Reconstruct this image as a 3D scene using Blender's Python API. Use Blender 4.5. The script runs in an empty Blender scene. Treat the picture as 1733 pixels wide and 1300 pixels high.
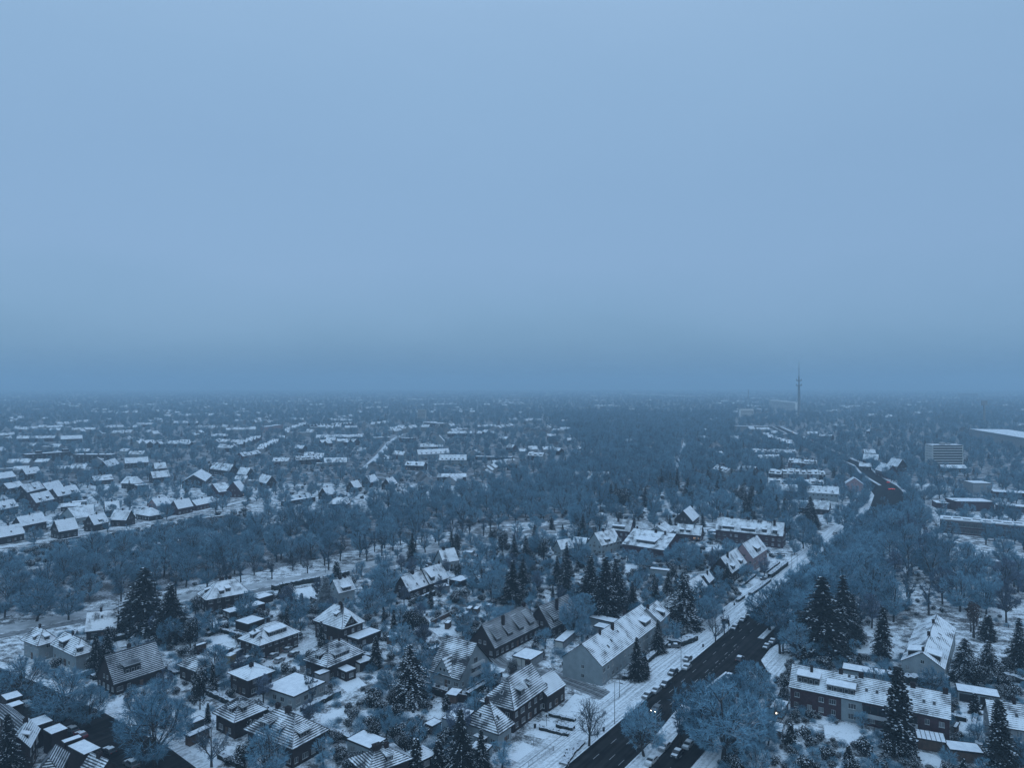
import bpy, math, random
import numpy as np
from mathutils import Vector, Matrix
R = math.radians
random.seed(7); rng = np.random.default_rng(7)
S = bpy.context.scene
COL = S.collection
# ---------------------------------------------------------------- camera, sky, sun, exposure
CAMH = 90.0; FPX = 1201.0; HV = 650.0; HU = 866.5
cam = bpy.data.cameras.new('camera'); camo = bpy.data.objects.new('camera', cam); COL.objects.link(camo)
camo.location = (0, 0, CAMH); camo.rotation_euler = (R(90), 0, 0)
cam.sensor_width = 36; cam.lens = 36*FPX/1733.0; cam.clip_start = 1; cam.clip_end = 60000
S.camera = camo
S.view_settings.view_transform = 'Standard'; S.view_settings.look = 'None'
S.view_settings.exposure = 0.0; S.view_settings.gamma = 1.0; S.view_settings.use_curve_mapping = False
S.render.engine = 'CYCLES'
S.cycles.max_bounces = 5; S.cycles.diffuse_bounces = 3; S.cycles.glossy_bounces = 2
S.cycles.transmission_bounces = 2; S.cycles.volume_bounces = 1; S.cycles.caustics_reflective = False
S.cycles.use_denoising = True
try:
    S.cycles.denoiser = 'OPENIMAGEDENOISE'; S.cycles.denoising_input_passes = 'RGB_ALBEDO_NORMAL'
except Exception: pass
SUN_EL, SUN_ROT = 24, 150
w = bpy.data.worlds.new('World'); S.world = w; w.use_nodes = True
nt = w.node_tree; nt.nodes.clear()
def N(t, typ, **k):
    n = t.nodes.new(typ)
    for a, b in k.items(): setattr(n, a, b)
    return n
out = N(nt, 'ShaderNodeOutputWorld'); bg = N(nt, 'ShaderNodeBackground')
sky = N(nt, 'ShaderNodeTexSky', sky_type='NISHITA'); sky.sun_disc = False
sky.sun_elevation = R(SUN_EL); sky.sun_rotation = R(SUN_ROT); sky.dust_density = 3
tc = N(nt, 'ShaderNodeTexCoord'); sep = N(nt, 'ShaderNodeSeparateXYZ')
nt.links.new(tc.outputs['Generated'], sep.inputs[0])
rmp = N(nt, 'ShaderNodeValToRGB'); cr = rmp.color_ramp
cr.elements[0].position = 0.0; cr.elements[0].color = (.14, .275, .445, 1)
cr.elements[1].position = 1.0; cr.elements[1].color = (.56, .84, 1.22, 1)
for p, c in ((.05, (.172, .32, .50, 1)), (.083, (.195, .348, .54, 1)), (.164, (.23, .38, .59, 1)), (.28, (.238, .392, .60, 1)), (.384, (.258, .42, .63, 1)), (.476, (.285, .45, .665, 1))):
    e = cr.elements.new(p); e.color = c
nz = N(nt, 'ShaderNodeTexNoise'); nz.inputs['Scale'].default_value = 2.2; nz.inputs['Detail'].default_value = 4
mp = N(nt, 'ShaderNodeMapping'); mp.inputs['Scale'].default_value = (1, 1, 2.6)
nt.links.new(tc.outputs['Generated'], mp.inputs[0]); nt.links.new(mp.outputs[0], nz.inputs['Vector'])
nm = N(nt, 'ShaderNodeMapRange'); nm.inputs[1].default_value = .3; nm.inputs[2].default_value = .7
nm.inputs[3].default_value = -.03; nm.inputs[4].default_value = .03
nt.links.new(nz.outputs['Fac'], nm.inputs[0])
ad = N(nt, 'ShaderNodeMath', operation='ADD'); nt.links.new(sep.outputs[2], ad.inputs[0]); nt.links.new(nm.outputs[0], ad.inputs[1])
nt.links.new(ad.outputs[0], rmp.inputs[0])
sc1 = N(nt, 'ShaderNodeVectorMath', operation='SCALE'); sc1.inputs['Scale'].default_value = .012
nt.links.new(sky.outputs[0], sc1.inputs[0])
av = N(nt, 'ShaderNodeVectorMath', operation='ADD')
nt.links.new(rmp.outputs[0], av.inputs[0]); nt.links.new(sc1.outputs[0], av.inputs[1])
bg.inputs['Strength'].default_value = 1.0
nt.links.new(av.outputs[0], bg.inputs['Color']); nt.links.new(bg.outputs[0], out.inputs[0])
sun = bpy.data.lights.new('sun', 'SUN'); sun.energy = 0.5; sun.angle = R(40); sun.color = (.42, .74, 1.0)
so = bpy.data.objects.new('sun', sun); COL.objects.link(so)
so.rotation_euler = (R(52), 0, R(-28))

# ---------------------------------------------------------------- helpers
ZM = {'A': (0, 900, 3.249), 'B': (350, 900, 3.249), 'C': (680, 980, 4.061), 'D': (900, 980, 4.03), 'E': (1280, 980, 3.826),
      'F': (900, 780, 3.466), 'G': (1300, 700, 4.002), 'H': (1100, 600, 2.738), 'I': (0, 640, 4.3325), 'J': (350, 640, 4.3325),
      'K': (700, 640, 3.851), 'L': (1150, 860, 5.777), 'M': (920, 830, 6.665), 'N': (640, 900, 6.665), 'O': (0, 1120, 5.777),
      'P': (500, 1140, 6.665), 'R': (300, 960, 6.665), 'S': (1560, 960, 10), 'T': (1580, 1110, 6.843), 'X': (0, 0, 1)}
def Q(k, x, y):                       # survey-map sheet coordinates -> bearings
    a = ZM[k]; return (a[0] + x/a[2], a[1] + y/a[2])
def W3(p, z=0.0):                     # bearing of a point at height z -> where it stands
    Y = (CAMH - z)*FPX/(p[1] - HV); return Vector(((p[0] - HU)*Y/FPX, Y, z))
def proj(v):
    return (HU + v[0]*FPX/v[1], HV + (CAMH - v[2])*FPX/v[1])
def tag(o, label=None, cat=None, group=None, kind=None):
    if label: o['label'] = label
    if cat: o['category'] = cat
    if group: o['group'] = group
    if kind: o['kind'] = kind
    return o
def link(o, parent=None):
    COL.objects.link(o)
    if parent is not None: o.parent = parent
    return o
def empty(name, loc, rz=0, sc=None):
    o = bpy.data.objects.new(name, None); o.empty_display_size = .5
    o.location = loc; o.rotation_euler = (0, 0, rz)
    if sc: o.scale = (sc, sc, sc) if not isinstance(sc, tuple) else sc
    return link(o)
class MB:
    def __init__(s): s.v = []; s.f = []; s.m = []; s.uv = []; s.has = False
    def face(s, pts, m=0, uv=None):
        i = len(s.v); s.v.extend([tuple(p) for p in pts]); s.f.append(tuple(range(i, i+len(pts)))); s.m.append(m)
        s.uv.append(uv if uv else [(0, 0)]*len(pts))
    def box(s, x0, y0, z0, x1, y1, z1, m=0, mt=None):
        p = [(x0, y0, z0), (x1, y0, z0), (x1, y1, z0), (x0, y1, z0), (x0, y0, z1), (x1, y0, z1), (x1, y1, z1), (x0, y1, z1)]
        lx, ly, lz = x1-x0, y1-y0, z1-z0
        for f, a, b in (((0, 1, 5, 4), lx, lz), ((1, 2, 6, 5), ly, lz), ((2, 3, 7, 6), lx, lz), ((3, 0, 4, 7), ly, lz), ((3, 2, 1, 0), lx, ly)):
            s.face([p[k] for k in f], m, [(0, 0), (a, 0), (a, b), (0, b)])
        s.face([p[k] for k in (4, 5, 6, 7)], m if mt is None else mt, [(0, 0), (lx, 0), (lx, ly), (0, ly)])
    def tube(s, a, b, ra, rb, n=5, m=0, cap=False):
        a = Vector(a); b = Vector(b); d = (b-a)
        if d.length < 1e-6: return
        d.normalize(); u = d.orthogonal().normalized(); w_ = d.cross(u)
        A = [a + (u*math.cos(2*math.pi*k/n) + w_*math.sin(2*math.pi*k/n))*ra for k in range(n)]
        B = [b + (u*math.cos(2*math.pi*k/n) + w_*math.sin(2*math.pi*k/n))*rb for k in range(n)]
        for k in range(n): s.face([A[k], A[(k+1) % n], B[(k+1) % n], B[k]], m)
        if cap: s.face(B, m); s.face(A[::-1], m)
    def mesh(s, name, mats):
        me = bpy.data.meshes.new(name); me.from_pydata(s.v, [], s.f)
        for q in mats: me.materials.append(q)
        me.polygons.foreach_set('material_index', s.m)
        l = me.uv_layers.new(name='UVMap'); l.data.foreach_set('uv', [c for f in s.uv for p in f for c in p])
        me.update(); return me
    def build(s, name, mats, parent=None, label=None, loc=None, rz=0):
        o = bpy.data.objects.new(name, s.mesh(name, mats)); link(o, parent)
        if loc is not None: o.location = loc
        if rz: o.rotation_euler = (0, 0, rz)
        if label: o['label'] = label
        return o

# ---------------------------------------------------------------- materials
def newmat(name, rough=.9):
    m = bpy.data.materials.new(name); m.use_nodes = True
    t = m.node_tree; b = t.nodes['Principled BSDF']; b.inputs['Roughness'].default_value = rough
    b.inputs['Specular IOR Level'].default_value = .25
    return m, t, b
def noise(t, vec, scale, detail=3, vscale=None, rough=.5):
    n = N(t, 'ShaderNodeTexNoise'); n.inputs['Scale'].default_value = scale; n.inputs['Detail'].default_value = detail
    n.inputs['Roughness'].default_value = rough
    if vscale:
        mp = N(t, 'ShaderNodeMapping'); mp.inputs['Scale'].default_value = vscale; t.links.new(vec, mp.inputs[0]); vec = mp.outputs[0]
    t.links.new(vec, n.inputs['Vector']); return n.outputs['Fac']
def mth(t, op, a, b=None, c=None, clamp=False):
    n = N(t, 'ShaderNodeMath', operation=op); n.use_clamp = clamp
    for i, x in enumerate((a, b, c)):
        if x is None: continue
        if isinstance(x, (int, float)): n.inputs[i].default_value = x
        else: t.links.new(x, n.inputs[i])
    return n.outputs[0]
def mixc(t, f, a, b):
    n = N(t, 'ShaderNodeMix', data_type='RGBA')
    if isinstance(f, (int, float)): n.inputs[0].default_value = f
    else: t.links.new(f, n.inputs[0])
    for i, x in ((6, a), (7, b)):
        if isinstance(x, tuple): n.inputs[i].default_value = (*x, 1)
        else: t.links.new(x, n.inputs[i])
    return n.outputs[2]
def rr(t, x, a, b, c=0., d=1.):
    n = N(t, 'ShaderNodeMapRange'); n.clamp = True
    t.links.new(x, n.inputs[0])
    for i, q in enumerate((a, b, c, d)): n.inputs[i+1].default_value = q
    return n.outputs[0]
def plain(name, c, rough=.85, var=.25, scale=1.2, metal=0, spec=.25, space='Object'):
    m, t, b = newmat(name, rough); b.inputs['Metallic'].default_value = metal; b.inputs['Specular IOR Level'].default_value = spec
    co = N(t, 'ShaderNodeTexCoord'); f = noise(t, co.outputs[space], scale, 4)
    oi = N(t, 'ShaderNodeObjectInfo')
    k = mth(t, 'ADD', rr(t, f, .3, .7, 1-var, 1+var), mth(t, 'MULTIPLY', mth(t, 'SUBTRACT', oi.outputs['Random'], .5), var))
    v = N(t, 'ShaderNodeVectorMath', operation='SCALE'); v.inputs[0].default_value = c; t.links.new(k, v.inputs['Scale'])
    t.links.new(v.outputs[0], b.inputs['Base Color']); return m
M = {}
SNOW = (.80, .82, .84)
# snow on flat tops: faint drift marks
m, t, b = newmat('snow'); co = N(t, 'ShaderNodeTexCoord')
f = noise(t, co.outputs['Object'], .7, 5); f2 = noise(t, co.outputs['Object'], 6., 2)
t.links.new(mixc(t, rr(t, mth(t, 'ADD', f, mth(t, 'MULTIPLY', f2, .3)), .35, .8), (.64, .66, .69), (.85, .86, .88)), b.inputs['Base Color'])
M['snow'] = m
def roofmat(name, cov, line, patch, tile=(.020, .022, .026), period=.52, streak=.35, lw=.30):
    m, t, b = newmat(name, .8)
    uv = N(t, 'ShaderNodeUVMap').outputs[0]; oi = N(t, 'ShaderNodeObjectInfo')
    of = N(t, 'ShaderNodeVectorMath', operation='SCALE'); of.inputs[0].default_value = (37, 0, 91); t.links.new(oi.outputs['Random'], of.inputs['Scale'])
    va = N(t, 'ShaderNodeVectorMath', operation='ADD'); t.links.new(uv, va.inputs[0]); t.links.new(of.outputs[0], va.inputs[1]); vv = va.outputs[0]
    n1 = noise(t, vv, .28, 4); n2 = noise(t, vv, 1.0, 3, (1.6, .45, 1)); n3 = noise(t, vv, 3.2, 3)
    sp = N(t, 'ShaderNodeSeparateXYZ'); t.links.new(uv, sp.inputs[0])
    fr = mth(t, 'FRACT', mth(t, 'ADD', mth(t, 'DIVIDE', sp.outputs[1], period), mth(t, 'MULTIPLY', n3, .2)))
    ln = rr(t, mth(t, 'ABSOLUTE', mth(t, 'SUBTRACT', fr, .5)), .5-lw*.5-.12, .5-lw*.5+.06)   # 1 in the bare step of each tile row
    cr_ = mth(t, 'FRACT', mth(t, 'DIVIDE', sp.outputs[0], .3)); cl = mth(t, 'MULTIPLY', rr(t, cr_, .0, .15, 1, 0), .10)
    gn = N(t, 'ShaderNodeNewGeometry'); gs = N(t, 'ShaderNodeSeparateXYZ'); t.links.new(gn.outputs['Normal'], gs.inputs[0])   # the wind left more snow on one side
    s = mth(t, 'ADD', mth(t, 'MULTIPLY_ADD', gs.outputs[0], .13, cov-.02), mth(t, 'MULTIPLY', mth(t, 'SUBTRACT', n1, .5), patch))
    s = mth(t, 'ADD', s, mth(t, 'MULTIPLY', mth(t, 'SUBTRACT', n2, .5), streak))
    s = mth(t, 'ADD', s, mth(t, 'MULTIPLY', mth(t, 'SUBTRACT', n3, .5), .35))
    s = mth(t, 'SUBTRACT', s, mth(t, 'ADD', mth(t, 'MULTIPLY', ln, rr(t, n2, .35, .65, line*.35, line*1.25)), cl))
    s = mth(t, 'MULTIPLY_ADD', mth(t, 'SUBTRACT', s, .5), 2.5, .5, clamp=True)
    t.links.new(mixc(t, s, tile, SNOW), b.inputs['Base Color'])
    t.links.new(rr(t, s, 0, 1, .55, .9), b.inputs['Roughness']); return m
M['rfull'] = roofmat('roof_deep_snow', .88, .30, 1.3, streak=.7)
M['rline'] = roofmat('roof_snowy_tiles', .80, .44, 1.5, streak=.5)
M['rstripe'] = roofmat('roof_striped_snow', .66, .50, 1.7, streak=.5, lw=.40, period=.56)
M['rbare'] = roofmat('roof_thin_snow', .50, .60, .7, lw=.45, period=.56, streak=.25)
M['rpatch'] = roofmat('roof_patchy_snow', .80, .35, 1.9, streak=.9)
M['rfar'] = roofmat('roof_far_snow', .72, .2, 1.5, streak=1.2)
M['brick'] = plain('dark_brick', (.024, .015, .014), var=.3, scale=2)
M['redbrick'] = plain('red_brick', (.052, .026, .030), var=.3, scale=2)
M['white'] = plain('white_render', (.22, .255, .27), var=.12, scale=.6)
M['pale'] = plain('pale_panels', (.46, .47, .46), var=.10, scale=.6)
M['bright'] = plain('bright_panels', (.78, .78, .76), var=.1, scale=.6)
M['pink'] = plain('pink_render', (.28, .19, .20), var=.12, scale=.6)
M['grey'] = plain('grey_render', (.22, .23, .24), var=.2, scale=.8)
M['dark'] = plain('dark_trim', (.014, .012, .012), var=.3)
M['trim'] = plain('pale_trim', (.42, .43, .44), var=.1)
M['frame'] = plain('window_frame', (.34, .35, .35), var=.5)
M['glass'] = plain('window_glass', (.022, .026, .03), rough=.15, var=.4, spec=.5)
M['curtain'] = plain('curtained_glass', (.16, .17, .18), rough=.3, var=.3, spec=.5)
M['wood'] = plain('brown_timber', (.09, .055, .04), var=.3)
M['door'] = plain('garage_door', (.40, .40, .38), var=.1)
M['metal'] = plain('grey_metal', (.16, .17, .18), rough=.5, var=.2, metal=.4)
M['bark'] = None
def emis(name, c, s):
    m, t, b = newmat(name); b.inputs['Base Color'].default_value = (*c, 1); b.inputs['Emission Color'].default_value = (*c, 1); b.inputs['Emission Strength'].default_value = s; return m
M['warm'] = emis('lit_window', (1, .55, .25), .8); M['head'] = emis('headlight_glow', (1, .85, .65), 6); M['tail'] = emis('taillight_glow', (1, .06, .03), 5)
M['amber'] = emis('amber_glow', (1, .42, .08), 9)
# bark with snow lying on the upper sides
def snowtop(name, base, lo=.35, hi=.75, snow=(.55, .57, .6), nsc=2.0):
    m, t, b = newmat(name); g = N(t, 'ShaderNodeNewGeometry'); sp = N(t, 'ShaderNodeSeparateXYZ'); t.links.new(g.outputs['Normal'], sp.inputs[0])
    co = N(t, 'ShaderNodeTexCoord'); f = noise(t, co.outputs['Object'], nsc, 3)
    k = rr(t, mth(t, 'ADD', sp.outputs[2], mth(t, 'MULTIPLY', mth(t, 'SUBTRACT', f, .5), 1.2)), lo, hi)
    t.links.new(mixc(t, k, base, snow), b.inputs['Base Color']); return m
M['bark'] = snowtop('bark', (.035, .032, .03), .45, .95, (.4, .42, .45))
M['hedge'] = snowtop('hedge_leaves', (.012, .015, .012), .55, .95, (.6, .62, .65), 1.2)
def twigmat(name, c1, c2):
    m, t, b = newmat(name); oi = N(t, 'ShaderNodeObjectInfo'); co = N(t, 'ShaderNodeTexCoord')
    f = noise(t, co.outputs['Object'], 1.6, 5, rough=.7)
    k = mth(t, 'ADD', rr(t, f, .36, .64), mth(t, 'MULTIPLY', mth(t, 'SUBTRACT', oi.outputs['Random'], .5), .7), clamp=True)
    t.links.new(mixc(t, k, c1, c2), b.inputs['Base Color']); return m
M['twig'] = twigmat('frosted_twigs', (.06, .15, .215), (.23, .41, .52))
M['twigdark'] = twigmat('thin_frost_twigs', (.03, .055, .075), (.11, .19, .26))
M['twigred'] = twigmat('reddish_twigs', (.055, .075, .105), (.16, .22, .31))
M['needle'] = plain('dark_needles', (.007, .009, .008), var=.5, scale=1.5)
M['needleblue'] = twigmat('frosted_needles', (.05, .06, .065), (.22, .25, .27))
M['nsnow'] = plain('snow_on_branches', (.66, .69, .72), var=.15)
M['rust'] = plain('brown_ivy', (.06, .035, .028), var=.4, scale=1.5)
# ground
m, t, b = newmat('snowy_ground'); co = N(t, 'ShaderNodeTexCoord'); ob = co.outputs['Object']
a1 = noise(t, ob, .02, 4); a2 = noise(t, ob, .22, 5, rough=.65); a3 = noise(t, ob, 1.6, 4, rough=.7)
k = mth(t, 'ADD', mth(t, 'MULTIPLY', a2, .6), mth(t, 'MULTIPLY', a3, .4))
k = mth(t, 'ADD', k, mth(t, 'MULTIPLY', mth(t, 'SUBTRACT', a1, .5), .25))
t.links.new(mixc(t, rr(t, k, .44, .555), (.085, .085, .085), (.80, .82, .84)), b.inputs['Base Color']); M['ground'] = m
m, t, b = newmat('wood_floor'); co = N(t, 'ShaderNodeTexCoord'); ob = co.outputs['Object']
k = mth(t, 'ADD', mth(t, 'MULTIPLY', noise(t, ob, .12, 4), .5), mth(t, 'MULTIPLY', noise(t, ob, 1.1, 4, rough=.7), .5))
t.links.new(mixc(t, rr(t, k, .46, .60), (.05, .045, .042), (.50, .52, .55)), b.inputs['Base Color']); M['litter'] = m
m, t, b = newmat('lawn_snow'); co = N(t, 'ShaderNodeTexCoord'); ob = co.outputs['Object']
k = mth(t, 'ADD', mth(t, 'MULTIPLY', noise(t, ob, .25, 4), .6), mth(t, 'MULTIPLY', noise(t, ob, 1.4, 4), .4))
t.links.new(mixc(t, rr(t, k, .33, .48), (.40, .41, .41), (.80, .82, .84)), b.inputs['Base Color']); M['lawn'] = m
m, t, b = newmat('pavement_snow'); co = N(t, 'ShaderNodeTexCoord'); ob = co.outputs['Object']
mp_ = N(t, 'ShaderNodeMapping'); mp_.inputs['Rotation'].default_value = (0, 0, R(35.8)); t.links.new(ob, mp_.inputs[0])
k = mth(t, 'ADD', mth(t, 'MULTIPLY', noise(t, mp_.outputs[0], .5, 4, (3.5, .08, 1)), .6), mth(t, 'MULTIPLY', noise(t, ob, 1.2, 4), .4))
t.links.new(mixc(t, rr(t, k, .36, .56), (.34, .35, .36), (.80, .82, .84)), b.inputs['Base Color']); M['pave'] = m
m, t, b = newmat('wet_asphalt', .45); co = N(t, 'ShaderNodeTexCoord'); ob = co.outputs['Object']
mp_ = N(t, 'ShaderNodeMapping'); mp_.inputs['Rotation'].default_value = (0, 0, R(35.8)); t.links.new(ob, mp_.inputs[0])
k = mth(t, 'ADD', mth(t, 'MULTIPLY', noise(t, mp_.outputs[0], .6, 4, (1.6, .05, 1)), .65), mth(t, 'MULTIPLY', noise(t, ob, .25, 4), .35))
t.links.new(mixc(t, rr(t, k, .42, .68), (.007, .006, .006), (.034, .032, .032)), b.inputs['Base Color'])
b.inputs['Specular IOR Level'].default_value = .06; b.inputs['Roughness'].default_value = .8; M['asphalt'] = m
M['slush'] = plain('slushy_lane', (.20, .205, .21), var=.5, scale=.6)
M['paint'] = plain('road_paint', (.27, .28, .28), var=.5, scale=1)

M['worn'] = plain('trodden_snow', (.40, .41, .42), var=.35, scale=.25)
# ---------------------------------------------------------------- houses
FOOT = []                     # occupied ground: (x, y, radius) and oriented rectangles
LAND = []                     # landmarks for relational labels: (u, v, phrase)
_wc = {}
def wmesh(w_, h, kind):
    key = (round(w_, 1), round(h, 1), kind)
    if key in _wc: return _wc[key]
    w_, h = key[0], key[1]
    f = MB(); t_ = .07; d = -.07
    for x0, z0, x1, z1 in ((0, 0, w_, t_), (0, h-t_, w_, h), (0, t_, t_, h-t_), (w_-t_, t_, w_, h-t_)): f.box(x0, d, z0, x1, .02, z1)
    if w_ > .9:
        n = max(1, round(w_/.9)-0)
        for i in range(1, n+1 if w_ > 1.6 else 2):
            x = w_*i/(n+1 if w_ > 1.6 else 2); f.box(x-.04, d, t_, x+.04, .02, h-t_)
    f.box(-.06, -.16, -.07, w_+.06, -.0, 0)           # sill
    g = MB(); g.box(t_, -.03, t_, w_-t_, .01, h-t_)
    _wc[key] = (f.mesh('window', [M['frame']]), g.mesh('pane', [M[{'d': 'glass', 'c': 'curtain', 'l': 'warm'}[kind]]]))
    return _wc[key]
def window(par, p, rz, w_, h, kind='d', pane=True):
    fm, gm = wmesh(w_, h, kind)
    o = bpy.data.objects.new('window', fm); link(o, par); o.location = p; o.rotation_euler = (0, 0, rz)
    g = bpy.data.objects.new('pane', gm); link(g, o)
    if kind == 'l': o['label'] = 'window lit warm from inside'
    return o
def roofsolid(mb, L, W, ez, rise, hip0, hip1, t_=.22, snowm=0, edgem=1):
    sl = rise/(W/2)
    e = [(0, 0), (L, 0), (L, W), (0, W)]; r = [(hip0, W/2), (L-hip1, W/2)]
    et = [(x, y, ez) for x, y in e]; eb = [(x, y, ez-t_) for x, y in e]
    rt = [(x, y, ez+rise) for x, y in r]; rb = [(x, y, ez+rise-t_) for x, y in r]
    S_ = math.hypot(W/2, rise)
    mb.face([et[0], et[1], rt[1], rt[0]], snowm, [(0, 0), (L, 0), (L-hip1, S_), (hip0, S_)])
    mb.face([et[2], et[3], rt[0], rt[1]], snowm, [(0, 0), (L, 0), (L-hip0, S_), (hip1, S_)])
    for q, (a, b_, k, hp) in enumerate(((1, 2, 1, hip1), (3, 0, 0, hip0))):
        if hp > .05:
            s2 = math.hypot(hp, rise); mb.face([et[a], et[b_], rt[k]], snowm, [(0, 0), (W, 0), (W/2, s2)])
            mb.face([eb[b_], eb[a], rb[k]], edgem)
            mb.face([eb[a], eb[b_], et[b_], et[a]], edgem)
        else:
            mb.face([eb[a], rb[k], rt[k], et[a]], edgem); mb.face([rb[k], eb[b_], et[b_], rt[k]], edgem)
    mb.face([eb[0], eb[1], et[1], et[0]], edgem); mb.face([eb[2], eb[3], et[3], et[2]], edgem)
    mb.face([eb[1], eb[0], rb[0], rb[1]], edgem); mb.face([eb[3], eb[2], rb[1], rb[0]], edgem)
def frame_of(A, B, C, ez, ridge='x'):
    b = W3(B, ez)
    if isinstance(A, (int, float)):
        c = W3(C, ez); y = (c-b); W_ = y.length; y.normalize(); x = Vector((y.y, -y.x, 0)); a = b - x*A; L = float(A)
    else:
        a = W3(A, ez)
        if ridge == 'y' and not isinstance(C, (int, float)):
            c = W3(C, ez); y = c-b; W_ = y.length; y.normalize(); x = Vector((y.y, -y.x, 0)); L = max(5., (b-a).dot(x)); a = b-x*L
            return b, y, -x, W_, L
        x = b-a; L = x.length; x.normalize(); y = Vector((-x.y, x.x, 0))
        W_ = float(C) if isinstance(C, (int, float)) else max(4., (W3(C, ez)-b).dot(y))
    if ridge == 'y': a, x, y, L, W_ = b, y, -x, W_, L
    return a, x, y, L, W_
def occupied(a, x, y, L, W_, mg=.5):
    FOOT.append((a.x, a.y, x.x, x.y, y.x, y.y, L, W_, mg))
def snow_uv(pts): return [(p[0], p[1]) for p in pts]
def house(label, A, B, C, ez, rv, ridge='x', hip=0, wall='brick', roof='rline', dorm=(), chim=((.5, 0),), over=.45, cat='house', name='house',
          group=None, wins=True, rise=None, land=None, lit=(), hipends=(1, 1), wdens=3.0, manual=None, edge='dark', sky_=(), cap=True, quad=None, seed=0):
    if quad: a, x, y, L, W_ = quad
    else: a, x, y, L, W_ = frame_of(A, B, C, ez, ridge)
    mid = a + x*(L/2) + y*(W_/2)
    if rise is None: rise = CAMH - (rv-HV)*mid.y/FPX - ez
    rise = max(1.0, min(rise, W_*.62))
    if hip: over = max(over, .75)
    hp = min(hip*W_/2 if hip <= 1 else hip, L/2-.01) if hip else 0
    h0, h1 = hp*hipends[0], hp*hipends[1]
    rz = math.atan2(x.y, x.x)
    root = empty(name, (a.x, a.y, 0), rz); tag(root, label, cat, group)
    occupied(a, x, y, L, W_)
    pr = proj(mid + Vector((0, 0, ez+rise*.3)))
    if land: LAND.append((pr[0], pr[1], land))
    rnd = random.Random(int(a.x*7+a.y*13)+seed)
    sl = rise/(W_/2); t_ = .22
    # walls
    mb = MB(); o = over; x0, x1, y0, y1 = o, L-o, o, W_-o
    hw = ez - t_*.5 + o*sl*.4; g = ez + rise - t_*1.25
    hz = lambda yy: ez - t_*1.2 + min(yy, W_-yy)*sl
    def wallq(p, q, h0_, h1_): 
        l = math.dist(p, q); mb.face([(p[0], p[1], -.5), (q[0], q[1], -.5), (q[0], q[1], h1_), (p[0], p[1], h0_)], 0, [(0, 0), (l, 0), (l, h1_), (0, h0_)])
    e_ = hz(o) if not hp else ez-.05
    wallq((x0, y0), (x1, y0), hz(o), hz(o)); wallq((x1, y1), (x0, y1), hz(o), hz(o))
    for xx, s_, hh in ((x1, 1, h1), (x0, -1, h0)):
        P_ = [(xx, y0, -.5), (xx, y1, -.5), (xx, y1, hz(o)), (xx, W_/2, g), (xx, y0, hz(o))]
        if hh > .05: P_ = [(xx, y0, -.5), (xx, y1, -.5), (xx, y1, hz(o)), (xx, y0, hz(o))]
        if s_ < 0: P_ = P_[::-1]
        mb.face(P_, 0, [(p[1], p[2]) for p in P_])
    mb.build('wall', [M[wall]], root)
    rb = MB(); roofsolid(rb, L, W_, ez, rise, h0, h1, t_)
    rf = rb.build('roof', [M[roof], M[edge]], root)
    if cap:                       # ridge tiles stand proud of the snow
        c = MB(); c.tube((h0, W_/2, ez+rise+.02), (L-h1, W_/2, ez+rise+.02), .11, .11, 5)
        for hh, xa, xr in ((h0, 0, h0), (h1, L, L-h1)):
            if hh > .05:
                for yy in (0, W_): c.tube((xa, yy, ez+.04), (xr, W_/2, ez+rise+.04), .10, .10, 4)
        c.build('ridge_tiles', [M['bark'] if roof != 'rfull' else M['nsnow']], rf)
    # chimneys
    for cdef in chim:
        tx, off = cdef[0], cdef[1]; cs = cdef[2] if len(cdef) > 2 else .75
        cx = h0 + (L-h0-h1)*tx if L-h0-h1 > 1 else L*.5 + (tx-.5)*2; cy = W_/2 + off
        zb = ez + rise - abs(off)*sl - .5; zt = ez + rise + .9
        c = MB(); c.box(cx-cs/2, cy-cs*.35, zb, cx+cs/2, cy+cs*.35, zt); c.box(cx-cs/2-.07, cy-cs*.35-.07, zt, cx+cs/2+.07, cy+cs*.35+.07, zt+.12, 0)
        c.tube((cx-cs*.2, cy, zt+.12), (cx-cs*.2, cy, zt+.4), .11, .1, 6, 0, True); c.tube((cx+cs*.2, cy, zt+.12), (cx+cs*.2, cy, zt+.4), .11, .1, 6, 0, True)
        c.build('chimney', [M['brick']], rf)
    # faces: origin, rotation, length
    faces = [((o, o), 0, L-2*o, False), ((L-o, o), 90, W_-2*o, h1 <= .05), ((L-o, W_-o), 180, L-2*o, False), ((o, W_-o), 270, W_-2*o, h0 <= .05)]
    vis = []
    for k, (og, rt, ln, gb) in enumerate(faces):
        th = rz + R(rt); n_ = Vector((math.sin(th), -math.cos(th)))
        c0 = a + x*og[0] + y*og[1]; d = Vector((math.cos(th), math.sin(th))); fc = Vector((c0.x, c0.y)) + d*(ln/2)
        vis.append((-fc).dot(n_)/fc.length > -.25)
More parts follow.
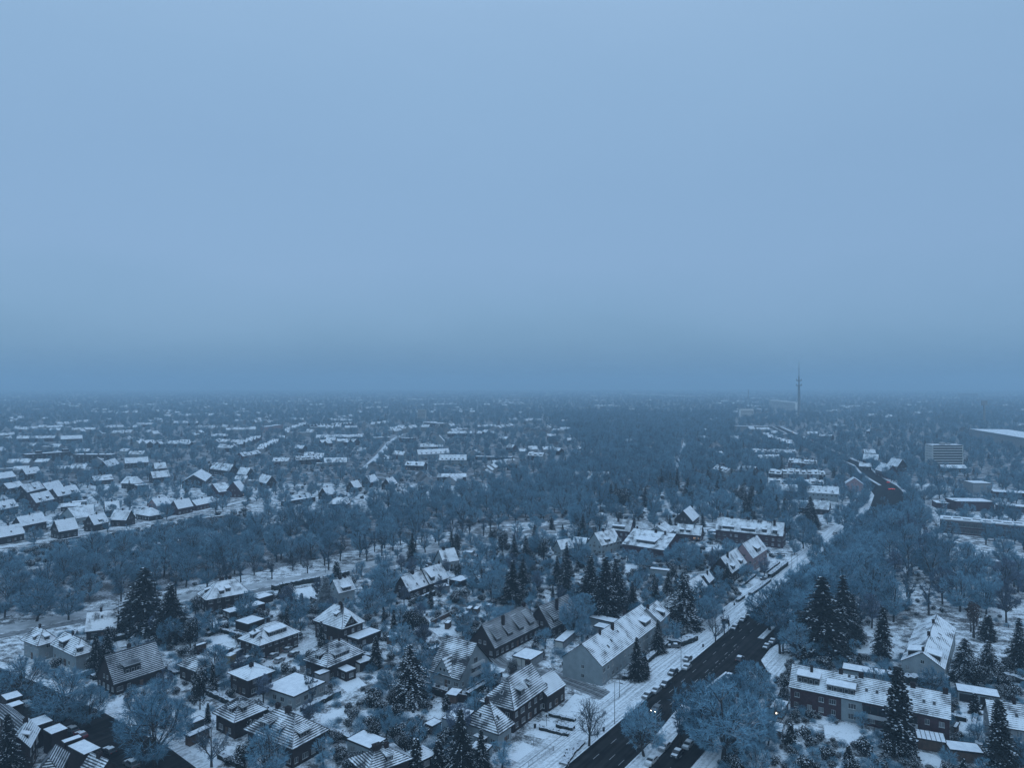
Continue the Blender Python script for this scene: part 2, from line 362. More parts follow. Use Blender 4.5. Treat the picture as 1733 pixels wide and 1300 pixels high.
    if wins:
        fl = max(1, int((ez+.7)/2.7)); wi = 0
        for k, (og, rt, ln, gb) in enumerate(faces):
            if not vis[k]: continue
            d = (math.cos(R(rt)), math.sin(R(rt)))
            if manual and k in manual:
                for uf, zz, ww, hh_ in manual[k]: window(root, (og[0]+d[0]*(ln*uf-ww/2), og[1]+d[1]*(ln*uf-ww/2), zz), R(rt), ww, hh_, 'd')
                continue
            n_ = max(1, int(ln/wdens))
            for f_ in range(fl):
                zc = .95 + f_*2.75
                if zc + 1.2 > ez - .15: continue
                for i in range(n_):
                    if rnd.random() < .13: continue
                    ww = rnd.choice((1.0, 1.2, 1.2, 1.7)); u = ln*(i+.5)/n_ - ww/2 + rnd.uniform(-.25, .25)
                    wi += 1; kd = 'l' if wi in lit else ('c' if rnd.random() < .35 else 'd')
                    window(root, (og[0]+d[0]*u, og[1]+d[1]*u, zc), R(rt), ww, 1.3, kd)
            if gb and rise > 2.6:
                for dx in ((-1.5, .5) if ln > 8 and wall != 'white' else (-.5,)):
                    u = ln/2 + dx; window(root, (og[0]+d[0]*u, og[1]+d[1]*u, ez+.35 if ez > 3 else ez+.1), R(rt), 1.0, 1.15, 'd')
        # a front door on the first long face in view
        for k in (0, 1, 3, 2):
            if vis[k]:
                og, rt, ln, gb = faces[k]; d = (math.cos(R(rt)), math.sin(R(rt))); u = ln*.5 + rnd.uniform(-1, 1)*.2
                db = MB(); db.box(0, -.10, 0, 1.0, .02, 2.1); dr = db.build('door', [M['wood']], root); dr.location = (og[0]+d[0]*u, og[1]+d[1]*u, 0); dr.rotation_euler = (0, 0, R(rt))
                hb = MB(); hb.box(.82, -.16, 1.0, .9, -.1, 1.14); hb.build('handle', [M['metal']], dr); break
    # dormers
    SL = [((0, 0), 0, L, sl, 1), ((L, 0), 90, W_, rise/h1 if h1 > .05 else 0, 1), ((L, W_), 180, L, sl, 1), ((0, W_), 270, W_, rise/h0 if h0 > .05 else 0, 1)]
    for dd in dorm:
        k, tt, s_, dw, dh, kd = dd[:6]
        og, rt, ln, s2, _ = SL[k]
        if s2 <= 0: continue
        run = rise/s2; ang = R(rt)
        dx, dy = (math.cos(ang), math.sin(ang)), (-math.sin(ang), math.cos(ang))
        cx = ln*tt; yy = run*s_
        loc = (og[0]+dx[0]*cx+dy[0]*yy, og[1]+dx[1]*cx+dy[1]*yy, ez + s2*yy)
        if kd == 's':
            b = MB(); q = math.atan(s2)
            def P3(u, v_, h): return (u, v_*math.cos(q)-h*math.sin(q), v_*math.sin(q)+h*math.cos(q))
            for u0, v0, u1, v1, h_, mm in ((-dw/2, 0, dw/2, dh, .10, 0), (-dw/2+.1, .1, dw/2-.1, dh-.1, .13, 1)):
                pt = [P3(u0, v0, h_), P3(u1, v0, h_), P3(u1, v1, h_), P3(u0, v1, h_)]; pb = [P3(u0, v0, 0), P3(u1, v0, 0), P3(u1, v1, 0), P3(u0, v1, 0)]
                b.face(pt, mm)
                for i in range(4): b.face([pb[i], pb[(i+1) % 4], pt[(i+1) % 4], pt[i]], 0)
            b.build('skylight', [M['trim'], M['glass']], rf, loc=loc, rz=ang); continue
        b = MB(); rb2 = MB()
        if kd == 'f':            # shed dormer with near-flat snowy roof
            p2 = min(.16, s2*.4) if dh > 1.2 else s2*.25
            if len(dd) > 6: p2 = dd[6]*s2
            D = dh/(s2-p2); z1 = dh + p2*D
            b.face([(-dw/2, 0, -.1), (dw/2, 0, -.1), (dw/2, 0, dh), (-dw/2, 0, dh)], 0)
            b.face([(dw/2, 0, -.1), (dw/2, D, z1-.05), (dw/2, 0, dh)], 0); b.face([(-dw/2, 0, -.1), (-dw/2, 0, dh), (-dw/2, D, z1-.05)], 0)
            e = .25
            T4 = [(-dw/2-e, -.35, dh+.2-p2*.35), (dw/2+e, -.35, dh+.2-p2*.35), (dw/2+e, D+.3, z1+.2+p2*.3), (-dw/2-e, D+.3, z1+.2+p2*.3)]
            B4 = [(p[0], p[1], p[2]-.24) for p in T4]
            rb2.face(T4, 0, [(p[0], p[1]) for p in T4])
            for i in range(4): rb2.face([B4[i], B4[(i+1) % 4], T4[(i+1) % 4], T4[i]], 1)
            rb2.face(B4[::-1], 1)
        else:                    # gabled dormer
            gr = dd[6] if len(dd) > 6 else dw*.42
            D0 = dh/s2; D1 = (dh+gr)/s2
            b.face([(-dw/2, 0, -.1), (dw/2, 0, -.1), (dw/2, 0, dh), (0, 0, dh+gr-.05), (-dw/2, 0, dh)], 0)
            if dh > .1:
                b.face([(dw/2, 0, -.1), (dw/2, D0, dh), (dw/2, 0, dh)], 0); b.face([(-dw/2, 0, -.1), (-dw/2, 0, dh), (-dw/2, D0, dh)], 0)
            e = .25; ez2 = e*gr/(dw/2)
            for s3 in (1, -1):
                T4 = [(s3*(dw/2+e), -.3, dh-ez2+.12), (0, -.3, dh+gr+.12), (0, D1+.15, dh+gr+.12), (s3*(dw/2+e), D0-ez2/s2+.15, dh-ez2+.12)]
                B4 = [(p[0], p[1], p[2]-.18) for p in T4]
                if s3 < 0: T4 = T4[::-1]; B4 = B4[::-1]
                rb2.face(T4[::-1], 0, [(p[1], abs(p[0])) for p in T4[::-1]])
                for i in range(4): rb2.face([B4[(i+1) % 4], B4[i], T4[i], T4[(i+1) % 4]], 1)
        wallm = M['dark'] if wall not in ('white', 'pink') or kd == 'f' else M[wall]
        dn = b.build('dormer', [wallm if not (kd == 'g' and dw > 4) else M[wall]], root, loc=loc, rz=ang)
        rb2.build('dormer_roof', [M['snow'] if roof in ('rfull', 'rline', 'rpatch', 'rfar') and kd == 'f' else M[roof], M['trim'] if kd == 'f' else M[edge]], dn)
        nn = max(1, int(dw/1.25)); wh = min(1.05, dh-.35) if dh > .8 else 0
        if wh > .3:
            for i in range(nn):
                fm, gm = wmesh(min(1.0, dw/nn-.25), wh, 'd')
                me = winmesh_joined(min(1.0, dw/nn-.25), wh)
                oo = bpy.data.objects.new('window', me); link(oo, dn); oo.location = (-dw/2 + dw*(i+.5)/nn - min(1.0, dw/nn-.25)/2, -.01, .12)
        elif kd == 'g' and dw > 3:
            for q in ((-1.15, gr*.18), (.25, gr*.18)) if dw > 4 else ((-.45, gr*.15),):
                oo = bpy.data.objects.new('window', winmesh_joined(.9, 1.1)); link(oo, dn); oo.location = (q[0], -.01, dh+q[1])
    return root
_wj = {}
def winmesh_joined(w_, h):
    k = (round(w_, 1), round(h, 1))
    if k not in _wj:
        f = MB(); t_ = .08
        for x0, z0, x1, z1 in ((0, 0, k[0], t_), (0, k[1]-t_, k[0], k[1]), (0, t_, t_, k[1]-t_), (k[0]-t_, t_, k[0], k[1]-t_)): f.box(x0, -.06, z0, x1, .02, z1)
        f.box(t_, -.02, t_, k[0]-t_, .01, k[1]-t_, 1)
        _wj[k] = f.mesh('window', [M['frame'], M['glass']])
    return _wj[k]
def flat(label, A, B, C, z, wall='brick', cat='garage', name='garage', group=None, doors=0, over=.25, th=.28, roof='snow', land=None, edge='dark', windows=0, dface=0, rail=False, boxes=(), seams=0, openfront=False, dm='door', raise_=0):
    a, x, y, L, W_ = frame_of(A, B, C, z); rz = math.atan2(x.y, x.x)
    root = empty(name, (a.x, a.y, 0), rz); tag(root, label, cat, group); occupied(a, x, y, L, W_, .2)
    if land:
        pr = proj(a + x*(L/2) + y*(W_/2) + Vector((0, 0, z))); LAND.append((pr[0], pr[1], land))
    o = over; b = MB()
    if openfront:
        for px_ in (o, L-o-.15): 
            for py_ in (o, W_-o-.15): b.box(px_, py_, -.5, px_+.15, py_+.15, z-th+.01)
        b.build('posts', [M[wall]], root)
    else:
        b.box(o, o, -.5, L-o, W_-o, z-th+.01); b.build('wall', [M[wall]], root)
    r = MB(); r.box(0, 0, z-th, L, W_, z, 1, 0)
    rise_m = .06
    rf = r.build('roof', [M[roof], M[edge]], root)
    if seams:
        s_ = MB()
        for i in range(seams+1): xx = .05 + (L-.1)*i/seams; s_.box(xx-.05, .02, z+.001, xx+.05, W_-.02, z+.09)
        s_.build('glazing_bars', [M['dark']], rf)
    else:
        s_ = MB(); e = .12
        for q in ((0, 0, L, e), (0, W_-e, L, W_), (0, e, e, W_-e), (L-e, e, L, W_-e)): s_.box(q[0], q[1], z+.001, q[2], q[3], z+.08)
        s_.build('roof_edge', [M[edge]], rf)
    fo = {0: ((o, o), 0, L-2*o), 1: ((L-o, o), 90, W_-2*o), 3: ((o, W_-o), 270, W_-2*o)}
    if doors:
        og, rt, ln = fo[dface]; d = (math.cos(R(rt)), math.sin(R(rt)))
        for i in range(doors):
            dw = ln/doors*.86; u = ln*(i+.5)/doors - dw/2
            q = MB(); q.box(0, -.06, 0, dw, .02, min(2.2, z-th-.15)); 
            for k in range(1, 4): q.box(.02, -.08, k*.5, dw-.02, -.06, k*.5+.04)
            dd = q.build('door', [M[dm]], root, loc=(og[0]+d[0]*u, og[1]+d[1]*u, 0), rz=R(rt))
            hb = MB(); hb.box(dw/2-.12, -.12, .9, dw/2+.12, -.06, .98); hb.build('handle', [M['metal']], dd)
    if windows:
        for kf in fo:
            og, rt, ln = fo[kf]; d = (math.cos(R(rt)), math.sin(R(rt)))
            if kf == dface and doors: continue
            fl = max(1, int(z/2.8)); n_ = min(windows, max(1, int(ln/2.6)))
            for f_ in range(fl):
                for i in range(n_):
                    window(root, (og[0]+d[0]*(ln*(i+.5)/n_-.7), og[1]+d[1]*(ln*(i+.5)/n_-.7), .9+f_*2.8), R(rt), 1.5, 1.3, 'd' if (i*7+f_) % 3 else 'c')
    for bx in boxes:
        q = MB(); q.box(L*bx[0], W_*bx[1], z, L*bx[0]+bx[2], W_*bx[1]+bx[3], z+bx[4], 0, 1); q.build('roof_housing', [M['brick' if wall == 'brick' else 'grey'], M['snow']], rf)
    if rail:
        q = MB()
        for (p, p2) in (((.1, .1), (L-.1, .1)), ((.1, .1), (.1, W_-.1)), ((.1, W_-.1), (L-.1, W_-.1))):
            for h in (.5, 1.0): q.tube((p[0], p[1], z+h), (p2[0], p2[1], z+h), .03, .03, 4)
            n_ = max(2, int(math.dist(p, p2)/1.2))
            for i in range(n_+1):
                xx = p[0]+(p2[0]-p[0])*i/n_; yy = p[1]+(p2[1]-p[1])*i/n_; q.tube((xx, yy, z), (xx, yy, z+1.0), .03, .03, 4)
        q.build('railing', [M['dark']], root)
    return root

# ---------------------------------------------------------------- vegetation
class Soup:
    def __init__(s): s.v = []; s.m = []
    def tri(s, a, b, c, m=0): s.v.append((a, b, c)); s.m.append(m)
    def strip(s, p, d, l, w_, m=0, r=None):        # thin tapering twig
        d = d/np.linalg.norm(d); side = np.cross(d, r.normal(size=3)); side /= np.linalg.norm(side)+1e-9
        s.tri(p-side*w_/2, p+side*w_/2, p+d*l, m)
    def tube(s, a, b, ra, rb, n=4, m=0):
        d = b-a; L = np.linalg.norm(d)
        if L < 1e-5: return
        d = d/L; u = np.cross(d, [0, 0, 1.] if abs(d[2]) < .9 else [1., 0, 0]); u /= np.linalg.norm(u); w_ = np.cross(d, u)
        A = [a+(u*math.cos(6.2832*k/n)+w_*math.sin(6.2832*k/n))*ra for k in range(n)]; B = [b+(u*math.cos(6.2832*k/n)+w_*math.sin(6.2832*k/n))*rb for k in range(n)]
        for k in range(n):
            s.tri(A[k], A[(k+1) % n], B[(k+1) % n], m); s.tri(A[k], B[(k+1) % n], B[k], m)
    def mesh(s, name, mats):
        v = np.array(s.v, dtype=np.float32).reshape(-1, 3); n = len(s.m); me = bpy.data.meshes.new(name)
        me.vertices.add(3*n); me.vertices.foreach_set('co', v.ravel()); me.loops.add(3*n); me.loops.foreach_set('vertex_index', np.arange(3*n, dtype=np.int32))
        me.polygons.add(n); me.polygons.foreach_set('loop_start', np.arange(0, 3*n, 3, dtype=np.int32)); me.polygons.foreach_set('loop_total', np.full(n, 3, dtype=np.int32))
        for q in mats: me.materials.append(q)
        me.polygons.foreach_set('material_index', np.array(s.m, dtype=np.int32)); me.update(); me.validate(); return me
def unit(v): return v/(np.linalg.norm(v)+1e-9)
def decid(seed, H, Rr, tf=.3, n1=9, n2=7, n3=6, n4=16, up=.5, mat='twig', tw=.085, lean=0):
    r = np.random.default_rng(seed); T_ = Soup(); C_ = Soup()
    top = np.array([r.normal()*.2, r.normal()*.2, H*tf]); tr = H*.020+.06
    T_.tube(np.zeros(3)-[0, 0, .3], top*.5, tr*1.25, tr, 6); T_.tube(top*.5, top, tr, tr*.85, 6)
    cz = H*(tf+1)/2; hz = H*(1-tf)/2
    def env(p, d):                      # distance to the crown's surface along d
        q = (p-np.array([0, 0, cz]))/np.array([Rr, Rr, hz*1.04]); e = d/np.array([Rr, Rr, hz*1.04])
        A = e@e; B = 2*q@e; C = q@q-1; D = B*B-4*A*C
        return max(.3, (-B+math.sqrt(max(D, 0)))/(2*A)) if D > 0 else .3
    def branch(p, d, l, rad, lvl):
        d2 = unit(d + r.normal(size=3)*.12 + np.array([0, 0, .08])); m = p+d*l*.5; e = m+d2*l*.5
        tgt = T_ if lvl == 1 else C_
        tgt.tube(p, m, rad, rad*.75, 4 if lvl == 1 else 3, 0); tgt.tube(m, e, rad*.75, rad*.35, 4 if lvl == 1 else 3, 0)
        if lvl == 3:
            for _ in range(n4):
                t_ = r.uniform(.15, 1.); q = p+(e-p)*t_; dd = unit(d*.9+r.normal(size=3)*.75+np.array([0, 0, .35*up])); C_.strip(q, dd, min(env(q, dd)+.25, r.uniform(.6, 1.5)), tw, 1, r)
            C_.strip(e, d2, 1.0, tw, 1, r); return
        n_ = n2 if lvl == 1 else n3
        for i in range(n_):
            t_ = .25+.75*(i+r.random())/n_; q = p+(m-p)*min(1, t_*2) if t_ < .5 else m+(e-m)*(t_*2-1)
            out_ = unit(np.array([q[0], q[1], (q[2]-cz)*.7])+1e-3)
            dd = unit(d*.55 + out_*.35 + r.normal(size=3)*.6 + np.array([0, 0, up*.5]))
            ll = min(env(q, dd)*r.uniform(.7, 1.), l*r.uniform(.5, .8)); branch(q, dd, max(.5, ll), rad*.5, lvl+1)
    for i in range(n1):
        az = 6.2832*(i+r.uniform(-.3, .3))/n1; el = R(r.uniform(18, 78)); 
        if i == 0: el = R(86)
        d = np.array([math.cos(az)*math.cos(el), math.sin(az)*math.cos(el), math.sin(el)])
        q = top*np.array([1, 1, r.uniform(.72, 1)]); branch(q, d, env(q, d)*r.uniform(.6, .85), tr*.55, 1)
    return T_.mesh('trunk', [M['bark']]), C_.mesh('crown', [M['bark'], M[mat]])
def conif(seed, H, Rr, nl=15, base=.06, droop=.35, mat='needle', snow=.5, shape=1.0, dens=1.0, col=False):
    r = np.random.default_rng(seed); T_ = Soup(); C_ = Soup(); T_.tube(np.array([0, 0, -.3]), np.array([0, 0, H*.97]), .02*H+.05, .03, 5)
    for L_ in range(nl):
        f = (L_+.5)/nl; z = H*(base+(1-base)*f); rad = Rr*((1-f)**shape)*r.uniform(.8, 1.12)+.18
        if col: rad = Rr*min(1, (1-f)*3.2)*min(1, .55+f*2)*r.uniform(.8, 1.1)+.1
        nb = max(5, int((7+rad*4.0)*dens)); a0 = seed*1.7
        for b in range(nb):
            az = 6.2832*(b+r.uniform(-.4, .4))/nb; l = rad*r.uniform(.7, 1.15)*(1+.16*math.cos(az-a0)+.10*math.cos(3*az+f*9)); dr = droop*r.uniform(.6, 1.4)
            dh = np.array([math.cos(az), math.sin(az), 0.]); sd = np.array([-dh[1], dh[0], 0.]); z0 = z+r.uniform(-.3, .3)*H/nl
            ns = max(3, int(l/.38)); sn = r.random() < snow*1.3*(.25+1.1*(.5+.5*math.sin(az*2+L_*.8+seed))*(.6+.6*math.sin(L_*1.3+seed*2)**2)); l *= .72 if r.random() < .12 else 1
            for k in range(ns):
                t_ = (k+.4)/ns; p = dh*l*t_ + np.array([0, 0, z0 - dr*l*t_*t_ + .12*l*t_])
                ww = (.2+.46*(1-t_)*min(1, l*.5))*1.25
                for s_ in (1, -1):
                    q = p+sd*s_*ww*r.uniform(.7, 1.3)+dh*.32+np.array([0, 0, -r.uniform(.05, .28)]); 
                    C_.tri(p-dh*.14, q, p+dh*.5+np.array([0, 0, -.12]), 0)
                    if sn and t_ > .3 and r.random() < snow+.15:
                        o_ = np.array([0, 0, .06]); C_.tri(p-dh*.10+o_, p+(q-p)*.72+o_, p+dh*.40+o_-np.array([0, 0, .06]), 1)
                C_.tri(p+sd*.1, p-sd*.1, p+np.array([0, 0, -.38*r.uniform(.4, 1)]), 0)
    C_.tri(np.array([-.1, 0, H*.93]), np.array([.1, 0, H*.93]), np.array([0, 0, H]), 0); C_.tri(np.array([0, -.1, H*.93]), np.array([0, .1, H*.93]), np.array([0, 0, H]), 1)
    return T_.mesh('trunk', [M['bark']]), C_.mesh('crown', [M[mat], M['nsnow']])
def clumpy(seed, H, Rr, n=900, mat='needle', snow=.45, size=.38, lobes=7):
    """evergreen crown or shrub of overlapping leaf clumps, snow on the upper ones"""
    r = np.random.default_rng(seed); T_ = Soup(); C_ = Soup(); T_.tube(np.array([0, 0, -.3]), np.array([0, 0, H*.6]), .03*H+.04, .04, 5)
    cs = []
    for i in range(lobes):
        a = r.uniform(0, 6.28); q = math.sqrt(r.random())*.55*Rr; hh = r.uniform(.35, .72); cs.append((np.array([math.cos(a)*q, math.sin(a)*q, H*hh]), r.uniform(.35, .55)*Rr, r.uniform(.22, .30)*H))
    cs.append((np.array([0, 0, H*.5]), .7*Rr, .46*H))
    for i in range(n):
        c, ra, ha = cs[r.integers(len(cs))]; d = unit(r.normal(size=3)); p = c+d*np.array([ra, ra, ha])*r.uniform(.75, 1.08)
        if p[2] < .1: continue
        for _ in range(2):
            e1 = unit(np.cross(d, r.normal(size=3)))*size*r.uniform(.6, 1.2); e2 = unit(np.cross(d, e1)+d*.3)*size*r.uniform(.6, 1.2)
            C_.tri(p-e1*.5, p+e1*.5, p+e2-d*.1, 0)
        if d[2] > -.05 and r.random() < snow*(.45+.8*max(0, d[2])):
            o_ = d*.05+np.array([0, 0, .05]); C_.tri(p-e1*.35+o_, p+e1*.35+o_, p+e2*.7+o_, 1)
    return T_.mesh('trunk', [M['bark']]), C_.mesh('crown', [M[mat], M['nsnow']])
def twigbush(seed, H, Rr, n=1500, mat='twig', tw=.06):
    r = np.random.default_rng(seed); T_ = Soup(); C_ = Soup()
    for i in range(9):
        a = r.uniform(0, 6.28); T_.tube(np.array([math.cos(a)*.2, math.sin(a)*.2, -.2]), np.array([math.cos(a)*Rr*.45, math.sin(a)*Rr*.45, H*.55]), .06, .02, 3)
    for i in range(n):
        d = unit(r.normal(size=3)); d[2] = abs(d[2]); q = r.uniform(.25, .92); p = d*np.array([Rr, Rr, H])*q*.95
        dd = unit(d*np.array([1, 1, 1.1])+r.normal(size=3)*.35); C_.strip(p, dd, r.uniform(.4, .9)*max(.5, Rr*.28), tw, 0, r)
    return T_.mesh('stem', [M['bark']]), C_.mesh('crown', [M[mat]])
# prototypes: (trunk mesh, crown mesh, height, radius)
PR = {}
PR['broad'] = [(*decid(s, 13, 6.0, .18), 13, 6.0) for s in (1, 2, 3, 4)]
PR['tall'] = [(*decid(s, 17, 5.8, .26, up=.7), 17, 5.8) for s in (11, 12, 13, 14)]
PR['dull'] = [(*decid(s, 15, 4.8, .32, up=.8, mat='twigred'), 15, 4.8) for s in (21, 22)]
PR['slim'] = [(*decid(s, 16, 3.0, .38, n1=6, n2=6, n3=5, up=.9, mat='twigdark'), 16, 3.0) for s in (31, 32)]
PR['small'] = [(*decid(s, 7, 3.0, .22, n1=6, n2=5, n3=5, n4=11, tw=.07), 7, 3.0) for s in (41, 42, 43)]
PR['clear'] = [(*decid(s, 10.5, 3.9, .26, n1=7, n2=6, n3=5, n4=8, up=.9, mat='twigdark', tw=.045), 10.5, 3.9) for s in (51, 52)]
PR['spruce'] = [(*conif(s, 18, 4.6, 22, dens=1.45, snow=.30, shape=.85), 18, 4.6) for s in (61, 62, 63)]
PR['snowspruce'] = [(*conif(s, 16, 5.0, 17, droop=.55, snow=.62, dens=1.2, shape=.85), 16, 5.0) for s in (71, 72)]
PR['narrow'] = [(*conif(s, 14, 2.5, 22, snow=.38, shape=.62, droop=.5, dens=1.5), 14, 2.5) for s in (81, 82)]
PR['smallfir'] = [(*conif(s, 8, 2.1, 13, snow=.4, dens=1.5, shape=.8), 8, 2.1) for s in (91, 92)]
PR['bluefir'] = [(*conif(s, 12, 3.4, 18, snow=.15, mat='needleblue', shape=.7, dens=1.6), 12, 3.4) for s in (95,)]
PR['round'] = [(*clumpy(s, 13, 4.6, 1500, snow=.42, size=.55, lobes=10), 13, 4.6) for s in (101, 102, 103)]
PR['shrub'] = [(*clumpy(s, 3.2, 2.4, 560, snow=.62, size=.36), 3.2, 2.4) for s in (111, 112, 113)]
PR['bush'] = [(*twigbush(s, 3.2, 2.8), 3.2, 2.8) for s in (121, 122, 123)]
PR['ivy'] = [(*clumpy(131, 12, 1.8, 600, mat='rust', snow=.05, size=.4, lobes=9), 12, 1.8)]
KIND = {'broad': ('bare_tree', 'broad frosted bare tree', 'tree'), 'tall': ('bare_tree', 'tall frosted bare tree', 'tree'), 'dull': ('bare_tree', 'dull brownish bare tree', 'tree'),
        'slim': ('bare_tree', 'slim dark bare tree', 'tree'), 'small': ('small_tree', 'small frosted garden tree', 'tree'), 'clear': ('bare_tree', 'open-branched bare tree', 'tree'),
        'spruce': ('spruce_tree', 'tall dark spruce', 'conifer'), 'snowspruce': ('spruce_tree', 'snow-laden drooping spruce', 'conifer'),
        'narrow': ('conifer_tree', 'narrow snow-flecked conifer', 'conifer'), 'smallfir': ('fir_tree', 'small snow-flecked fir', 'conifer'), 'bluefir': ('fir_tree', 'frosty blue-grey fir', 'conifer'),
        'round': ('evergreen_tree', 'rounded snowy evergreen', 'evergreen'), 'shrub': ('evergreen_shrub', 'snow-flecked evergreen shrub', 'shrub'),
        'bush': ('twiggy_bush', 'rounded frosted twiggy bush', 'bush'), 'ivy': ('ivy_clad_tree', 'ivy-clad tree', 'tree')}
GRP = {'broad': 'bare frosted trees', 'tall': 'bare frosted trees', 'dull': 'bare frosted trees', 'slim': 'bare frosted trees', 'clear': 'bare frosted trees', 'small': 'small garden trees',
       'spruce': 'dark conifers', 'snowspruce': 'dark conifers', 'narrow': 'dark conifers', 'smallfir': 'dark conifers', 'bluefir': 'dark conifers', 'round': 'rounded evergreens', 'shrub': 'evergreen garden shrubs', 'bush': 'frosted twiggy bushes', 'ivy': 'ivy-clad trees'}
PLANTS = []      # (obj, kind, u, v) for labels
def plant(kind, x, y, h, rw=1.0, label=None, far=False):
    r = random.Random(int(x*31+y*17)); tm, cm, H, Rr = r.choice(PR[kind]); s = h/H
    if kind in ('spruce', 'smallfir', 'snowspruce'): rw *= r.uniform(1.05, 1.3)
    o = empty(KIND[kind][0], (x, y, 0), r.uniform(0, 6.28), (s*rw, s*rw, s))
    a = bpy.data.objects.new('stem' if kind == 'bush' else 'trunk', tm); link(a, o); b = bpy.data.objects.new('crown', cm); link(b, o)
    tag(o, label, KIND[kind][2], GRP[kind])
    u, v = proj(Vector((x, y, h*.5)))
    PLANTS.append([o, kind, u, v, y, h, label]); return o
def plantpx(kind, p, h, rw=1.0, label=None):
    q = W3(p, 0); return plant(kind, q.x, q.y, h, rw, label)
def inside_foot(x, y, mg=0.):
    for (ax, ay, xx, xy, yx, yy, L, W_, m) in FOOT:
        dx, dy = x-ax, y-ay
        if abs(dx)+abs(dy) > 400: continue
        s_ = dx*xx+dy*xy; t_ = dx*yx+dy*yy
        if -mg-m < s_ < L+m+mg and -mg-m < t_ < W_+m+mg: return True
    return False
# ================================================================ THE SETTING
def polyoff(P, t):
    out_ = []
    for i, p in enumerate(P):
        a = P[max(0, i-1)]; b = P[min(len(P)-1, i+1)]; d = (Vector(b)-Vector(a)); d.normalize(); out_.append((p[0]+d.y*t, p[1]-d.x*t))
    return out_
def ribbon(name, P, t0, t1, z, mat, kind='structure', h=0, label=None):
    A = polyoff(P, t0) if not isinstance(t0, list) else t0; B = polyoff(P, t1) if not isinstance(t1, list) else t1; mb = MB(); s = 0
    for i in range(len(P)-1):
        l = math.dist(P[i], P[i+1])
        mb.face([(*A[i], z), (*B[i], z), (*B[i+1], z), (*A[i+1], z)], 0, [(t0 if not isinstance(t0, list) else 0, s), (0, s), (0, s+l), (0, s+l)])
        if h:
            mb.face([(*A[i], z-h), (*A[i], z), (*A[i+1], z), (*A[i+1], z-h)][::-1], 1); mb.face([(*B[i], z-h), (*B[i+1], z-h), (*B[i+1], z), (*B[i], z)], 1)
        s += l
    if h:
        mb.face([(*A[0], z-h), (*B[0], z-h), (*B[0], z), (*A[0], z)], 1); mb.face([(*B[-1], z-h), (*A[-1], z-h), (*A[-1], z), (*B[-1], z)], 1)
    o = mb.build(name, [M[mat], M['dark']]); o['kind'] = kind; return o
def polyflat(name, pts, z, mat, kind='structure'):
    mb = MB(); mb.face([(p[0], p[1], z) for p in pts], 0); o = mb.build(name, [M[mat]]); o['kind'] = kind; return o
def g2(k, x, y): q = W3(Q(k, x, y)); return (q.x, q.y)
mb = MB()
for ix in range(-9, 9):
    for iy in range(-2, 12): mb.face([(ix*1000, iy*1000, 0), (ix*1000+1000, iy*1000, 0), (ix*1000+1000, iy*1000+1000, 0), (ix*1000, iy*1000+1000, 0)])
gr = mb.build('ground', [M['ground']]); gr['kind'] = 'structure'
# main road: left kerb line, run north-east then bending away
D_ = Vector((.584, .812)); N_ = Vector((.812, -.584)); O_ = Vector((12.5, 166.3))
def RC(s, t): p = O_ + D_*s + N_*t; return (p.x, p.y)
KL = [RC(s, 0) for s in (-90, -40, 0, 40, 80, 120, 180, 240, 300, 352)] + [(258, 512), (292, 572), (316, 632), (338, 710), (368, 789), (392, 901), (424, 1030), (460, 1175), (540, 1500)]
ROADS = []     # (polyline, t0, t1)
ribbon('road', KL, 0, 24, .02, 'asphalt'); ROADS.append((KL, -9, 25))
ribbon('cycle_path', KL[:13], -10.5, -5.6, .10, 'pave', h=.12)
ribbon('verge', KL[:13], -5.6, 0, .14, 'pave', h=.16)
ribbon('pavement', KL, 24, 29, .14, 'pave', h=.16)
# tapering median, then the splitter island and the resumed median
def med(name, pts, z=.16):
    mb = MB(); q = [RC(*p) for p in pts]; mb.face([(*p, z) for p in q], 0)
    for i in range(len(q)): a, b = q[i], q[(i+1) % len(q)]; mb.face([(*a, 0), (*b, 0), (*b, z), (*a, z)], 1)
    o = mb.build(name, [M['pave'], M['dark']]); o['kind'] = 'structure'
med('median', [(-80, 12), (-80, 16), (20, 16), (34, 15), (46, 12.4), (49.5, 10.2), (49, 9.4), (40, 9.8), (20, 11.4)])
med('median', [(59, 10.6), (59.3, 11.4), (76, 12.4), (76.5, 11.8)])
med('median', [(112, 11), (112, 13), (300, 13), (300, 11)]); med('median', [(320, 10), (320, 13), (348, 13), (348, 10)])
med('pavement', [(84, 22.5), (82, 25), (83, 29), (96, 29), (130, 24), (130, 21), (104, 17.5), (92, 18)], .17)
KM = polyoff(KL, 9.5); ribbon('median', KM[12:], 0, 2.5, .16, 'pave', h=.16)
def dashes(t, s0, s1, l=3, g=6, w_=.16, off=0):
    mb = MB(); s = s0+off
    while s < s1:
        q = [RC(s, t), RC(s, t+w_), RC(s+l, t+w_), RC(s+l, t)]; mb.face([(*p, .028) for p in q], 0); s += l+g
    o = mb.build('road_marking', [M['paint']]); o['kind'] = 'structure'
dashes(3.4, -20, 330); dashes(6.7, -20, 330, off=2); dashes(9.6, -20, 28, off=1); dashes(7.9, 60, 100, 1.5, 1.5); dashes(20, 0, 60, 1.5, 5)
